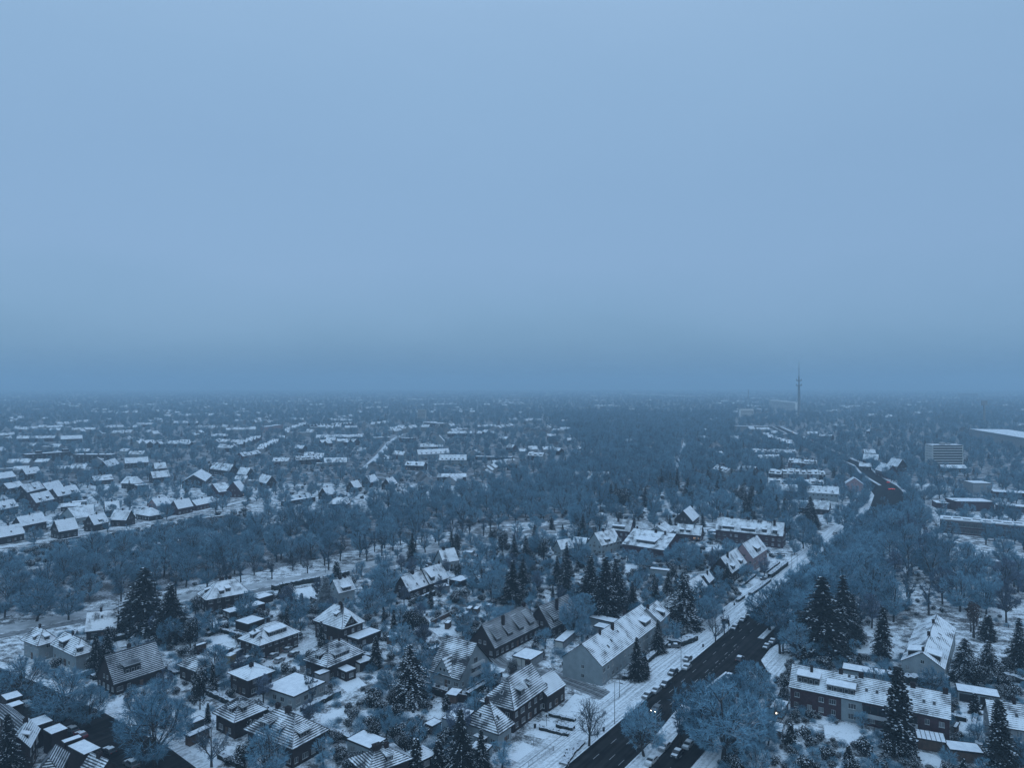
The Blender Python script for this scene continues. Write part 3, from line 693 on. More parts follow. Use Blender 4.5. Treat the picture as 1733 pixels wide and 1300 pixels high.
# side street in from the left, lanes and other streets
SS = [RC(38, -11), RC(52, -34) , (-22, 236), (-60, 262), (-95, 300)]
p0 = g2('D', 700, 890); p1 = g2('D', 440, 775); p2_ = g2('D', 215, 690)
SS = [p0, p1, p2_, g2('C', 690, 585), g2('C', 560, 480)]
ribbon('side_street', SS, -3, 3, .03, 'slush'); ROADS.append((SS, -4, 4))
for tt in (-1.6, -.9, .7, 1.5): ribbon('tyre_track', SS, tt, tt+.28, .036, 'asphalt')
for tt in (-8.6, -7.1): ribbon('tyre_track', [RC(s, 0) for s in range(-60, 290, 25)], tt, tt+.16, .106, 'slush')
S2 = [(-240, 262), g2('X', 20, 1172), g2('X', 130, 1225), g2('X', 240, 1290), (-40, 128)]
ribbon('left_street', S2, -7, 6.5, .02, 'asphalt'); ROADS.append((S2, -11, 8))
ribbon('pavement', S2, -9.6, -7, .12, 'pave', h=.12)
LN = [g2('X', -120, 1105), g2('X', 0, 1078), g2('X', 92, 1060), g2('X', 200, 1040), g2('X', 424, 1003), g2('X', 541, 982), g2('X', 658, 957), g2('X', 800, 921), g2('X', 880, 903), g2('X', 960, 885)]
ribbon('lane', LN, -2.6, 2.6, .02, 'slush'); ROADS.append((LN, -3, 3))
ribbon('park_lawn', LN[:8], -13, -3.5, .015, 'worn')
L2 = [g2('X', -60, 938), g2('X', 0, 927), g2('X', 120, 908), g2('X', 250, 884), g2('X', 392, 853), g2('X', 440, 842)]
ribbon('lane', L2, -3, 3, .03, 'pave'); ROADS.append((L2, -4, 4))
L3 = [g2('X', 1140, 800), g2('X', 1147, 785), g2('X', 1155, 762), g2('X', 1161, 742)]
ribbon('path', L3, -2.2, 2.2, .03, 'pave'); ROADS.append((L3, -3, 3))
L4 = [g2('X', 610, 800), g2('X', 640, 772), g2('X', 660, 748), g2('X', 680, 735)]
ribbon('far_street', L4, -4, 4, .03, 'pave'); ROADS.append((L4, -5, 5))
L5 = [g2('R', 1650, 780), g2('R', 1330, 960), g2('R', 1000, 1130), g2('R', 760, 1075), g2('R', 560, 1100)]
ribbon('driveway', L5[:3], -3.4, 3.4, .02, 'pave'); ROADS.append((L5[:3], -4, 4))
# leaf litter under the wood belt
wood1 = [g2('X', *p) for p in ((-80, 1060), (-80, 990), (0, 977), (200, 932), (420, 896), (560, 882), (700, 852), (850, 832), (900, 808), (960, 786), (1060, 768), (1180, 755), (1230, 790), (1130, 830), (1010, 850), (960, 880), (880, 885), (800, 893), (680, 915), (500, 955), (330, 992), (150, 1022), (0, 1045))]
polyflat('wood_floor', wood1, .012, 'litter')
wood2 = [g2('X', *p) for p in ((1395, 1010), (1455, 930), (1500, 858), (1560, 850), (1572, 930), (1610, 962), (1733, 988), (1780, 1010), (1733, 1075), (1640, 1040), (1520, 1050), (1440, 1100), (1370, 1120))]
polyflat('far_ground', [(-7000, 640), (7000, 640), (8900, 11900), (-8900, 11900)], .008, 'litter')
LAWNQ = (('C', (835, 1125), (905, 1150), (1040, 1190), (870, 1300), (690, 1215)), ('C', (1060, 930), (1190, 790), (1440, 870), (1440, 900), (1220, 980)), ('C', (840, 1075), (960, 975), (1060, 1000), (1200, 1070), (1070, 1180), (1000, 1110)), ('E', (1010, 1110), (1200, 1150), (1190, 1224), (1000, 1200)), ('E', (1325, 870), (1395, 880), (1380, 1035), (1300, 1015)),
 ('E', (1435, 880), (1500, 890), (1480, 1060), (1425, 1040)), ('E', (1310, 800), (1510, 825), (1505, 880), (1320, 860)), ('E', (525, 412), (765, 440), (770, 490), (530, 470)), ('E', (690, 338), (760, 345), (760, 375), (660, 370)), ('E', (440, 950), (620, 950), (700, 1030), (620, 1080), (440, 1030)), ('E', (240, 950), (300, 935), (350, 980), (330, 1030), (240, 990)), ('P', (250, 560), (430, 440), (560, 370), (565, 470), (380, 610), (310, 620)),
 ('B', (460, 320), (600, 300), (600, 370), (500, 370)), ('R', (330, 640), (560, 600), (570, 655), (330, 735)), ('R', (330, 800), (560, 760), (690, 850), (640, 930), (420, 880)), ('A', (640, 600), (850, 565), (860, 600), (650, 640)), ('A', (570, 950), (690, 920), (700, 1010), (640, 1060)), ('A', (980, 1200), (1250, 1180), (1340, 1195), (1200, 1290), (1000, 1290)), ('A', (1000, 1000), (1140, 985), (1150, 1030), (1070, 1060)),
 ('C', (135, 880), (290, 850), (300, 940), (240, 960)), ('N', (505, 725), (690, 740), (600, 805), (470, 790)), ('N', (1040, 960), (1200, 905), (1270, 940), (1050, 1010)), ('N', (790, 650), (1000, 660), (1010, 710), (820, 690)), ('N', (600, 1120), (760, 1050), (900, 1080), (880, 1160), (700, 1190)), ('D', (490, 740), (600, 690), (700, 720), (560, 790)), ('D', (760, 570), (900, 560), (800, 650), (770, 640)), ('D', (910, 480), (1010, 500), (940, 560), (900, 540)),
 ('L', (640, 720), (790, 690), (850, 710), (770, 780)), ('L', (560, 790), (690, 790), (690, 850), (600, 830)), ('L', (860, 540), (1020, 520), (900, 640), (860, 610)), ('M', (900, 840), (1100, 850), (1080, 940), (920, 940)), ('L', (240, 390), (450, 370), (400, 410), (260, 430)), ('D', (1270, 590), (1400, 600), (1360, 640), (1240, 700)), ('X', (560, 1150), (600, 1140), (620, 1160), (590, 1175)), ('C', (560, 590), (740, 590), (700, 640), (640, 650)), ('C', (900, 440), (1040, 410), (1040, 480), (960, 450)), ('R', (1000, 1130), (1390, 1080), (1380, 1160), (1150, 1190)))
LAWNS = []
for L_ in LAWNQ:
    P_ = [g2(L_[0], *p) for p in L_[1:]]; LAWNS.append(P_); polyflat('lawn', P_, .016, 'lawn')
def inlawn(x, y): return any(inpoly(x, y, P) for P in LAWNS)
def inpoly(x, y, P):
    c = False; j = len(P)-1
    for i in range(len(P)):
        if (P[i][1] > y) != (P[j][1] > y) and x < (P[j][0]-P[i][0])*(y-P[i][1])/(P[j][1]-P[i][1])+P[i][0]: c = not c
        j = i
    return c
def onroad(x, y, mg=0):
    for P, t0, t1 in ROADS:
        for i in range(len(P)-1):
            ax, ay = P[i]; bx, by = P[i+1]; dx, dy = bx-ax, by-ay; l = math.hypot(dx, dy); s = ((x-ax)*dx+(y-ay)*dy)/l
            if -1 < s < l+1:
                t_ = ((x-ax)*dy-(y-ay)*dx)/l
                if t0-mg < t_ < t1+mg: return True
    return False

# ================================================================ HOUSES NEAR THE CAMERA
V = lambda k, x, y: Q(k, x, y)[1]
q = Q
house('small pyramid-roofed house with two little dormers, leftmost near the street corner', q('A', 112, 597), q('A', 205, 633), q('A', 312, 592), 5.3, V('A', 235, 524), hip=1, wall='white', roof='rline', dorm=((0, .62, .25, 1.4, 1.2, 'f'), (1, .5, .25, 1.4, 1.2, 'f')), land='the small pyramid-roofed house')
house('white house with steep hipped roof and big box dormer behind two firs', q('A', 272, 622), q('A', 410, 690), q('A', 525, 650), 5.0, V('A', 400, 525), hip=1, wall='white', roof='rline', dorm=((0, .42, .12, 3.2, 2.2, 'f'), (1, .3, .2, 1.7, 1.4, 'f')), land='the white hipped house')
house('steep plain-roofed house at the edge of the snowy park lawn', q('A', 465, 553), q('A', 641, 533), 9, 3.2, V('A', 530, 418), roof='rpatch', chim=((.45, 0),), dorm=((0, .5, .6, .9, 1.1, 's'),), land='the steep house by the park lawn')
house('dark brick house with long steep roof and one broad box dormer', q('A', 625, 845), q('A', 908, 752), 11.5, 3.4, V('A', 712, 630), roof='rbare', dorm=((0, .40, .22, 4.6, 2.3, 'f'),), chim=((.5, 1.0, 1.0),), wdens=2.4, land='the dark house with the broad dormer')
house('hipped brick villa beside the park lawn with three box dormers', q('R', 205, 300), q('R', 318, 378), q('R', 825, 285), 5.6, V('R', 520, 150), ridge='y', hip=1, hipends=(1, .7), roof='rpatch', dorm=((3, .5, .25, 1.4, 1.3, 'f'), (0, .38, .2, 1.7, 1.4, 'f'), (0, .53, .28, 1.7, 1.4, 'f')), chim=((.3, .8, 1.6), (.75, .6, 1.1)), land='the hipped villa by the park')
flat('long low flat-roofed wing along the hipped villa', q('R', 500, 485), q('R', 590, 520), q('R', 970, 398), 2.9, cat='wing', name='garden_wing', windows=2)
flat('flat snow-topped garage beyond the hipped villa wing', q('R', 820, 335), q('R', 925, 362), q('R', 1125, 318), 2.8, doors=0)
flat('square flat-roofed dark garage behind the villa with long box dormer', q('R', 645, 607), q('R', 795, 650), q('R', 975, 577), 3.0)
house('hipped brick villa with long box dormer above a row of parked cars', q('R', 665, 812), q('R', 925, 895), q('R', 1400, 730), 5.2, V('R', 1060, 622), ridge='y', hip=1, roof='rline', dorm=((3, .5, .22, 1.9, 1.4, 'f'), (0, .50, .28, 7.0, 1.5, 'f'), (0, .13, .3, .9, 1.2, 's'), (0, .1, .75, .9, 1.1, 's')), chim=((.55, 1.2, .9),), wdens=2.4, land='the villa above the parked cars')
house('low hipped brick house with one box dormer facing the parked cars', q('R', 0, 1098), q('R', 215, 1188), q('R', 560, 1060), 4.3, V('R', 250, 955), ridge='y', hip=1, roof='rstripe', dorm=((0, .35, .25, 1.7, 1.4, 'f'),), chim=((.3, 0, 1.6),), land='the low hipped house with one dormer')
house('dark house with very shallow snow-covered hipped roof and central chimney', q('R', 560, 1192), q('R', 795, 1290), q('R', 1112, 1172), 5.4, V('R', 835, 1125), hip=1, roof='rfull', wall='brick', chim=((.5, 0, 1.2),), over=.3, land='the shallow hipped dark house')
house('striped hipped roof house with two small dormers beside the bottom-left trees', q('B', 28, 997), q('B', 150, 1056), q('B', 322, 970), 4.6, V('B', 187, 905), hip=1, roof='rstripe', dorm=((0, .62, .3, 1.5, 1.3, 'f'), (1, .4, .3, 1.5, 1.3, 'f')), chim=(), land='the striped roof with two small dormers')
flat('large modern flat-roofed pavilion with pale walls among the gardens', 13.0, q('B', 478, 912), q('B', 657, 826), 3.4, wall='white', cat='pavilion', name='flat_roofed_house', windows=4, land='the large flat-roofed pavilion', boxes=((.75, .8, 1.2, 1.2, .5),))
house('tall hipped brick villa with cross wing in the middle of the gardens', q('B', 580, 488), q('B', 742, 540), q('B', 920, 508), 6.2, V('B', 752, 405), hip=1, roof='rline', dorm=((0, .6, .45, 1.4, 1.1, 'f'), (1, .38, .04, 5.4, .4, 'g', 3.0)), chim=((.55, .4, 1.1), (.9, -.6, .8)), land='the tall hipped villa with cross wing')
flat('lean single-storey wing along the tall hipped villa', q('B', 765, 576), q('B', 832, 596), q('B', 957, 543), 3.2, cat='wing', name='garden_wing', windows=2)
house('brick house with ribbon of dormer windows below the tall hipped villa', q('B', 510, 712), q('B', 662, 751), q('B', 872, 662), 4.8, V('B', 735, 597), ridge='y', hip=1, roof='rstripe', dorm=((3, .5, .2, 2.2, 1.5, 'f'), (0, .45, .22, 6.0, 1.3, 'f')), chim=((.85, -.5, .7),), land='the brick house with ribbon dormer')
flat('small flat-roofed porch wing in front of the ribbon-dormer house', q('B', 690, 742), q('B', 765, 776), q('B', 823, 752), 3.0, cat='wing', name='garden_wing', windows=2)
flat('low snow-covered garage right of the ribbon-dormer house', q('B', 795, 705), q('B', 843, 728), q('B', 905, 694), 2.8, doors=1)
house('big striped hipped house with two chimneys at the bottom of the gardens', q('B', 200, 1090), q('B', 470, 1202), q('B', 682, 1092), 5.0, V('B', 430, 985), hip=1, roof='rstripe', dorm=((0, .34, .28, 3.4, 1.5, 'f'), (0, .62, .3, 1.3, 1.1, 'f'), (1, .42, .22, 3.2, 1.2, 'f')), chim=((.0, .0, 1.1), (.6, .0, 1.4)), wdens=2.2, land='the big striped hipped house')
flat('flat-roofed white annex below the twiggy bush at the bottom edge', q('P', 568, 745), q('P', 835, 855), q('P', 1020, 735), 3.4, wall='white', cat='annex', name='flat_annex', windows=2, land='the flat white annex')
house('striped bare-tiled roof cut off by the bottom edge', q('P', 455, 1010), q('P', 800, 1165), q('P', 1330, 965), 4.6, V('P', 960, 835), ridge='y', hip=1, roof='rstripe', dorm=((0, .55, .3, 1.6, 1.2, 'f'),), chim=((.1, 0, 1.8), (.95, -.8, 1.0)), land='the striped roof at the bottom edge')
house('small square house with shallow snowy pyramid roof at the bottom edge', q('P', 1230, 905), q('P', 1395, 1005), q('P', 1590, 900), 3.2, V('P', 1368, 830), hip=1, roof='rfull', chim=(), land='the small square pyramid-roofed house')
for k, (x, y) in enumerate(((1470, 560),)):
    flat('small white-topped garden shed left of the white railed annex', q('C', 148, 995), q('C', 208, 1020), q('C', 266, 985), 2.4, wall='wood', cat='shed', name='garden_shed', over=.35)
house('long steep-roofed double house with patchy snow beyond the gardens', q('N', 345, 682), q('N', 575, 600), 9, 3.6, V('N', 375, 432), roof='rpatch', dorm=((0, .5, .2, .9, 1.2, 's'), (0, .85, .2, .9, 1.2, 's')), chim=((.55, 0, 1.4),), land='the long steep double house')
house('taller right half of the long steep double house with one dormer', q('N', 583, 597), q('N', 800, 520), 9.6, 4.0, V('N', 610, 352), roof='rpatch', dorm=((0, .22, .15, 2.6, 1.8, 'f', .6), (0, .6, .25, .8, 1.1, 's'), (0, .5, .65, .7, .9, 's')), chim=((.9, 0),))
flat('flat snowy porch in front of the long steep double house', q('N', 608, 607), q('N', 665, 637), q('N', 780, 592), 2.7, wall='grey', cat='porch', name='garden_wing')
flat('small snow-topped outbuilding right of the long steep double house', q('N', 795, 540), q('N', 925, 566), q('N', 948, 495), 2.8, cat='outbuilding', name='outbuilding')
house('gabled white-ended house beyond the long steep double house', q('N', 735, 357), q('N', 914, 325), 9, 3.6, V('N', 720, 190), wall='white', roof='rpatch', chim=((.3, 0, 1.3),), land='the white-ended gable by the lane')
house('half-hidden pale house behind the frosty fir by the lane', q('B', 725, 342), q('B', 822, 318), 9, 4.6, V('B', 770, 255), wall='white', roof='rline', dorm=((0, .5, .1, 4.0, 1.3, 'f'),), chim=((.4, 0, 1.3), (.7, 0, 1.)), land='the pale house behind the frosty fir')
flat('low snow-roofed garage at the bend of the lane', q('N', 945, 235), q('N', 1060, 240), q('N', 1100, 215), 3.0, wall='grey')
flat('snow-topped low outbuilding under the round evergreen', q('N', 85, 1190), q('N', 165, 1205), q('N', 265, 1150), 2.6, wall='wood', cat='outbuilding', name='outbuilding')
for (x, y, w_, lb) in ((740, 1040, 1, 'little red-doored garden hut in the snowy allotment'), (880, 965, 1, 'left of two snow-topped sheds in the allotment'), (940, 935, 1, 'middle snow-topped shed in the allotment'), (1065, 880, 1, 'right snow-topped shed in the allotment'), (985, 875, 1, 'rear snow-topped shed in the allotment')):
    flat(lb, q('N', x, y-5), q('N', x+55, y), q('N', x+85, y-28), 2.3, wall='wood', cat='shed', name='garden_shed')
flat('reddish shed with snow roof by the allotment fence', q('N', 1198, 830), q('N', 1282, 838), 3.0, 2.3, wall='redbrick', cat='shed', name='garden_shed')
# white modern gabled house
house('white modern gabled house with big cross gable and tall glazed gable end', q('C', 180, 633), q('C', 400, 700), q('C', 622, 575), 3.4, V('C', 405, 415), wall='white', roof='rstripe', over=.5, chim=(), dorm=((0, .45, .02, 6.4, .05, 'g', 4.6),), land='the white modern gabled house', wdens=2.6)
house('dark brick double house with four shed dormers and steep roof', q('C', 640, 482), q('C', 945, 327), 11, 3.6, V('C', 685, 225), roof='rbare', dorm=((0, .13, .16, 2.7, 1.6, 'f', .62), (0, .38, .16, 2.9, 1.6, 'f', .62), (0, .63, .16, 2.9, 1.6, 'f', .62), (0, .87, .16, 2.7, 1.6, 'f', .62)), chim=((.34, -2.2, 1.1), (.93, 0, 1.3)), wdens=2.6, land='the dark double house with four dormers')
house('dark steep house behind the bare tree, right of the four-dormer double house', q('C', 1028, 345), q('C', 1225, 252), 11, 3.6, V('C', 1015, 128), roof='rbare', dorm=((0, .22, .16, 2.7, 1.6, 'f', .62),), chim=((.45, -2, 1.1),), land='the dark steep house behind the bare tree')
flat('double garage with pale doors behind the white gabled terrace', q('C', 755, 530), q('C', 885, 562), q('C', 1028, 515), 2.7, wall='grey', doors=2, boxes=(), land='the double garage')
flat('single garage with pale door beside the terrace gardens', q('C', 1044, 424), q('C', 1112, 436), q('C', 1238, 365), 2.6, wall='grey', doors=1)
house('long white gabled terrace end-on beside the side street', q('D', 198, 538), q('D', 481, 601), q('D', 872, 303), 6.0, V('D', 560, 297), ridge='y', wall='white', roof='rline', over=.25, dorm=((0, .84, .2, 5.2, 1.6, 'f'), (0, .22, .35, .9, 1.2, 's'), (0, .3, .45, .9, 1.2, 's'), (0, .45, .6, .8, .9, 's')), chim=((.42, -1.2, 1.1), (.25, -.5, .8), (.72, .8, 1.2)), wdens=3.0, manual={3: [(.52, 1.2, 1.0, 1.1), (.52, 4.0, 1.0, 1.1)]}, land='the long white gabled terrace')
house('taller end house with box dormer at the far end of the white terrace', 10., q('D', 878, 296), q('D', 945, 232), 7.0, V('D', 850, 175), ridge='y', wall='grey', roof='rline', over=.25, dorm=((0, .5, .1, 2.2, 1.6, 'f'),), chim=((.1, 0, 1.1),))
flat('low flat-roofed workshop behind the white terrace', q('D', 385, 262), q('D', 575, 305), 5, 2.8, wall='white', cat='outbuilding', name='outbuilding')
flat('small flat extension behind the white terrace', q('D', 415, 322), q('D', 500, 340), 5, 2.9, wall='grey', cat='extension', name='garden_wing')
# corner group at the side street
house('dark brick hipped house with box dormer between white annex and side street', q('C', 530, 842), q('C', 772, 912), q('C', 1004, 745), 6.2, V('C', 800, 650), ridge='y', hip=1, hipends=(1, 0), roof='rstripe', over=.35, dorm=((0, .38, .3, 2.4, 1.4, 'f'), (0, .62, .32, 1.2, 1.1, 'f'), (3, .5, .4, .9, 1.1, 's')), chim=((.25, .6, .9), (.9, .3, 1.4)), wdens=2.8, land='the dark hipped corner house')
house('lower gabled brick wing beyond the dark hipped corner house', 9., q('C', 1003, 812), q('C', 1130, 728), 4.6, V('C', 975, 660), ridge='y', roof='rline', over=.3, dorm=((0, .3, .45, .8, 1.0, 's'),), chim=((.05, 0, 1.3),), wdens=2.4)
house('white hipped annex with striped roof at the snowy front garden', q('C', 425, 985), q('C', 666, 1076), q('C', 780, 998), 4.3, V('C', 628, 838), ridge='y', hip=1, wall='white', roof='rstripe', over=.35, dorm=((0, .4, .35, .9, 1.3, 's'), (0, .25, .3, .5, .7, 's'), (3, .4, .35, .8, 1.1, 's')), chim=((.0, 0, .9),), wdens=2.4, land='the white striped annex')
flat('flat-roofed white block with railed roof terrace left of the striped annex', q('C', 272, 960), q('C', 408, 992), q('C', 470, 900), 4.0, wall='white', cat='annex', name='flat_annex', windows=1, rail=True, over=.05, th=.2)
flat('snow-covered lean-to garage below the white striped annex', q('C', 455, 1165), q('C', 580, 1195), q('C', 630, 1155), 2.7, wall='white')
flat('dark walled yard shed left of the corner houses', q('C', 295, 795), q('C', 375, 808), q('C', 455, 765), 2.5, wall='wood', cat='shed', name='garden_shed')
# right bottom
E1Q = None
house('long brick terrace with two box dormers and snowy roof, bottom right', q('E', 210, 702), q('E', 1262, 918), 11, 6.1, V('E', 760, 642), roof='rline', over=.35, dorm=((0, .125, .30, 5.6, 1.9, 'f'), (0, .34, .20, 6.8, 1.6, 'f'), (0, .50, .42, .8, 1.1, 's'), (0, .565, .42, .8, 1.1, 's'), (0, .385, .85, .8, 1.0, 's'), (0, .43, .85, .8, 1.0, 's'), (0, .845, .42, .8, 1.1, 's'), (0, .905, .42, .8, 1.1, 's')), chim=((.14, -1.5, .7), (.33, 0, 1.), (.46, 0, 1.2), (.78, 0, 1.2), (.97, 0, 1.2)), wall='redbrick', wdens=3.1, land='the long brick terrace')
house('white gabled house end-on with snowy roof behind the long brick terrace', q('E', 933, 530), q('E', 1222, 590), q('E', 1294, 322), 6.0, V('E', 1122, 345), ridge='y', wall='white', roof='rpatch', over=.25, dorm=((0, .12, .25, 4.5, 1.6, 'f'), (2, .88, .3, 4.5, 1.6, 'f'), (0, .6, .5, .9, 1.2, 's'), (0, .5, .5, .9, 1.2, 's'), (2, .3, .5, .9, 1.2, 's')), chim=((.04, 0, .9), (.42, .0, 1.2), (.75, 0, 1.1)), land='the white gabled house at right')
flat('double garage with dark doors and white pillars at right', q('E', 1300, 725), q('E', 1583, 772), 6, 2.9, wall='white', doors=2, dm='dark', land='the garages with dark doors')
house('pale house with lined snowy roof at the right edge', q('E', 1512, 952), q('E', 1900, 1012), 9.5, 5.6, V('E', 1700, 806), wall='grey', roof='rline', dorm=((0, .27, .45, .8, 1.1, 's'), (0, .5, .45, .8, 1.1, 's')), chim=((.5, 0),), land='the pale house at the right edge')
flat('conservatory with dark glazing bars under snow, against the brick terrace', q('E', 1040, 1030), q('E', 1232, 1064), 5.0, 2.9, wall='wood', cat='conservatory', name='conservatory', seams=6)
flat('garage with snowy flat roof right of the conservatory', q('E', 1252, 1108), q('E', 1480, 1135), 5.0, 2.7, wall='wood')
flat('snow-topped summer house with a lit lamp left of the brick terrace', q('E', 82, 835), q('E', 175, 858), q('E', 213, 795), 2.6, wall='wood', cat='summer house', name='garden_shed')
house('small open gabled shed among shrubs at the bottom right', q('E', 35, 962), q('E', 165, 995), 4, 2.2, V('E', 110, 925), roof='rfull', wall='wood', chim=(), wins=False, cat='shed', name='garden_shed', cap=False)
flat('long low snow-roofed garage row behind the brick terrace', q('E', 553, 582), q('E', 834, 632), 5.5, 2.9, wall='white', cat='garage')
flat('snow-covered garage at the right edge below the pale house', q('E', 1670, 1065), q('E', 1760, 1085), 5, 2.6, wall='grey')
# middle group by the main road
house('long three-part brick apartment block with four dormers beside the main road', q('L', 350, 214), q('L', 1012, 280), 12, 6.6, V('L', 700, 112), wall='redbrick', roof='rpatch', over=.3, dorm=((0, .19, .15, 6.2, 1.5, 'f'), (0, .49, .12, 7.4, 1.5, 'f'), (0, .73, .15, 2.2, 1.8, 'f'), (0, .88, .15, 2.2, 1.8, 'f')), chim=((.22, 0, 1.5), (.47, 0, 1.5), (.86, -1.5, 1.2)), wdens=3.0, land='the long brick apartment block')
house('tall pink-gabled house with broad dormer facing the main road', 10.5, q('L', 720, 497), q('L', 862, 403), 6.4, V('L', 635, 272), ridge='y', wall='pink', roof='rline', over=.2, dorm=((0, .5, .15, 6.2, 2.0, 'f', .35),), chim=((.82, .2, 1.3),), wdens=2.2, land='the pink-gabled house')
house('dark brick gabled house with two big snowy dormers beside the pink gable', 10.5, q('L', 513, 642), q('L', 664, 535), 4.6, V('L', 418, 408), ridge='y', wall='brick', roof='rpatch', over=.25, dorm=((0, .22, .12, 3.4, 1.7, 'f'), (0, .72, .12, 3.4, 1.7, 'f')), chim=((.3, -1.0, 1.1),), wdens=3, land='the dark gable beside the pink house')
house('low snowy cottage with two dormers behind the large spruce', 8., q('L', 152, 852), q('L', 280, 765), 4.0, V('L', 165, 688), ridge='y', roof='rline', over=.3, dorm=((0, .3, .2, 1.6, 1.3, 'f'), (0, .7, .2, 1.6, 1.3, 'f')), chim=(), lit=(2,), land='the low cottage behind the spruce')
house('small steep cottage with tall chimney between spruce and dark gable', q('L', 190, 712), q('L', 292, 737), q('L', 342, 690), 4.4, V('L', 245, 598), ridge='y', roof='rfull', over=.3, chim=((.5, -.5, .9),), cap=False)
house('hipped snowy garage-house behind the large spruce', q('F', 740, 845), q('F', 840, 870), 7, 3.0, V('F', 800, 795), roof='rline', hip=.8, chim=())
house('house with broad dormer and single chimney, between white gable and brick house', q('M', 703, 440), q('M', 975, 470), 9.5, 6.4, V('M', 880, 292), wall='redbrick', roof='rline', dorm=((0, .5, .12, 7.2, 1.7, 'f'),), chim=((.42, -1.0, 1.1),), land='the broad-dormer house')
house('wide brick house with long ribbon dormer and rusty-red side wall', q('M', 880, 605), q('M', 1366, 680), q('M', 1440, 545), 5.0, V('M', 1180, 458), wall='redbrick', roof='rpatch', over=.3, dorm=((0, .5, .22, 10.5, 1.5, 'f'),), chim=((.55, -1.2, 1.3), (.08, 0, .9), (.78, -2, .9)), land='the wide brick house with ribbon dormer')
house('white gabled house with balcony and dormer left of the ribbon-dormer brick house', q('M', 468, 600), q('M', 655, 630), q('M', 875, 572), 5.2, V('M', 665, 440), ridge='y', wall='white', roof='rpatch', dorm=((0, .38, .15, 4.0, 1.5, 'f'), (0, .82, .02, 4.0, .2, 'g', 3.0)), chim=((.45, 0, 1.3),), land='the white gable with balcony')
house('low white wing with snowy roof left of the white gable', q('M', 320, 597), q('M', 472, 612), 7, 3.2, V('M', 400, 530), wall='white', roof='rfull', chim=(), cap=False)
house('steep cottage half hidden by a narrow conifer', q('M', 135, 640), q('M', 195, 675), q('M', 350, 650), 3.8, V('M', 220, 540), ridge='y', wall='white', roof='rfull', chim=(), cap=False, land='the half-hidden steep cottage')
house('white cube-like house with shallow roof behind the broad-dormer house', q('M', 560, 292), q('M', 690, 302), 8, 5.2, V('M', 640, 245), hip=1, wall='white', roof='rfull', chim=(), cap=False)
house('pale bungalow with shallow snowy roof under the big round evergreen', q('M', 692, 205), q('M', 950, 195), 11, 3.6, V('M', 830, 150), hip=1, wall='white', roof='rfull', chim=(), cap=False, land='the pale bungalow')
house('white gable end behind the wide brick house', q('M', 1195, 455), q('M', 1398, 500), q('M', 1482, 440), 6.0, V('M', 1365, 378), ridge='y', wall='white', roof='rpatch', chim=((.3, 0, 1.),))
house('low house with two dormers and warm-lit windows left of the apartment block', q('F', 845, 427), q('F', 992, 441), 9, 3.6, V('F', 925, 374), wall='redbrick', roof='rpatch', dorm=((0, .22, .2, 2.2, 1.5, 'f'), (0, .48, .2, 2.2, 1.5, 'f')), chim=(), lit=(2, 3), wdens=2.2, land='the low house with warm windows')
house('bright steep roof peeping out of the trees above the warm-lit house', q('F', 872, 318), q('F', 945, 357), q('F', 985, 325), 3.6, V('F', 930, 278), ridge='y', roof='rfull', chim=(), cap=False)
for (x0, y0, x1, y1, dp, lb) in ((1040, 405, 1075, 430, 5, 'flat snow-topped garage left of the apartment block'),):
    flat(lb, q('F', x0, y1), q('F', x1, y1+5), dp, 2.8, wall='grey')
# bottom-left terrace
house('striped gabled terrace house at the left bottom corner', q('O', -90, 480), q('O', 175, 700), q('O', 250, 590), 6.0, V('O', 60, 560), ridge='x', roof='rbare', chim=((.9, 0),), land='the bottom-left terrace')
house('white-topped terrace house with small dormer, bottom left', q('O', 170, 790), q('O', 300, 850), q('O', 400, 660), 6.2, V('O', 270, 640), ridge='y', roof='rline', chim=((.8, 0),), dorm=((0, .3, .4, 1.2, 1., 'f'),), cap=False)
house('slate-striped hipped terrace roof beside the row of flat dormers', q('O', 410, 1040), q('O', 590, 1100), q('O', 690, 900), 6.2, V('O', 560, 850), ridge='y', roof='rbare', chim=(), hip=.6)
house('small striped crosswise roof at the bottom of the left terrace', q('O', 780, 1040), q('O', 960, 1120), q('O', 1110, 1000), 6.0, V('O', 900, 930), roof='rstripe', chim=((.5, 0, 1.1),))
for (x0, y0, x1, y1, x2, y2, lb) in ((0, 330, 60, 385, 95, 340, 'topmost'), (20, 430, 75, 465, 158, 440, 'second'), (265, 575, 350, 640, 430, 625, 'third'), (410, 665, 500, 720, 590, 700, 'fourth, whitest'), (650, 830, 820, 920, 850, 900, 'long narrow fifth'), (590, 775, 625, 805, 668, 785, 'tiny sixth')):
    flat(lb+' flat snowy roof box in the row along the left street', q('O', x0, y0), q('O', x1, y1), q('O', x2, y2), 5.6 if lb != 'tiny sixth' else 6.2, cat='flat roof house', name='row_house')
# far right school, tower block
flat('long two-storey school block with red brick bands and dark ribbon windows', q('G', 1163, 712), q('G', 1950, 780), 13, 8.5, wall='redbrick', cat='school', name='school_block', land='the long school block', th=.6, over=.05, edge='trim', boxes=tuple((.03+.09*i, .25+.2*(i % 2), 4, 3, .7) for i in range(10)))
flat('dark cube hall with white flat roof behind the school', q('G', 1387, 472), q('G', 1520, 474), 16, 9.5, cat='hall', name='school_hall', wall='grey', land='the dark cube hall')
flat('brick hall with slightly lower snowy roof in front of the cube hall', q('G', 1273, 596), q('G', 1534, 600), 16, 7, cat='hall', name='school_hall', wall='redbrick', boxes=((.05, .3, 2, 2, .5),))
flat('low snowy-roofed wing left of the brick hall', q('G', 1140, 606), q('G', 1276, 612), 14, 4.2, cat='wing', name='school_wing', wall='redbrick', boxes=((.3, .4, 5, 4, .8),))
flat('low snowy-roofed wing right of the brick hall', q('G', 1536, 618), q('G', 1800, 640), 12, 4.2, cat='wing', name='school_wing', wall='redbrick')
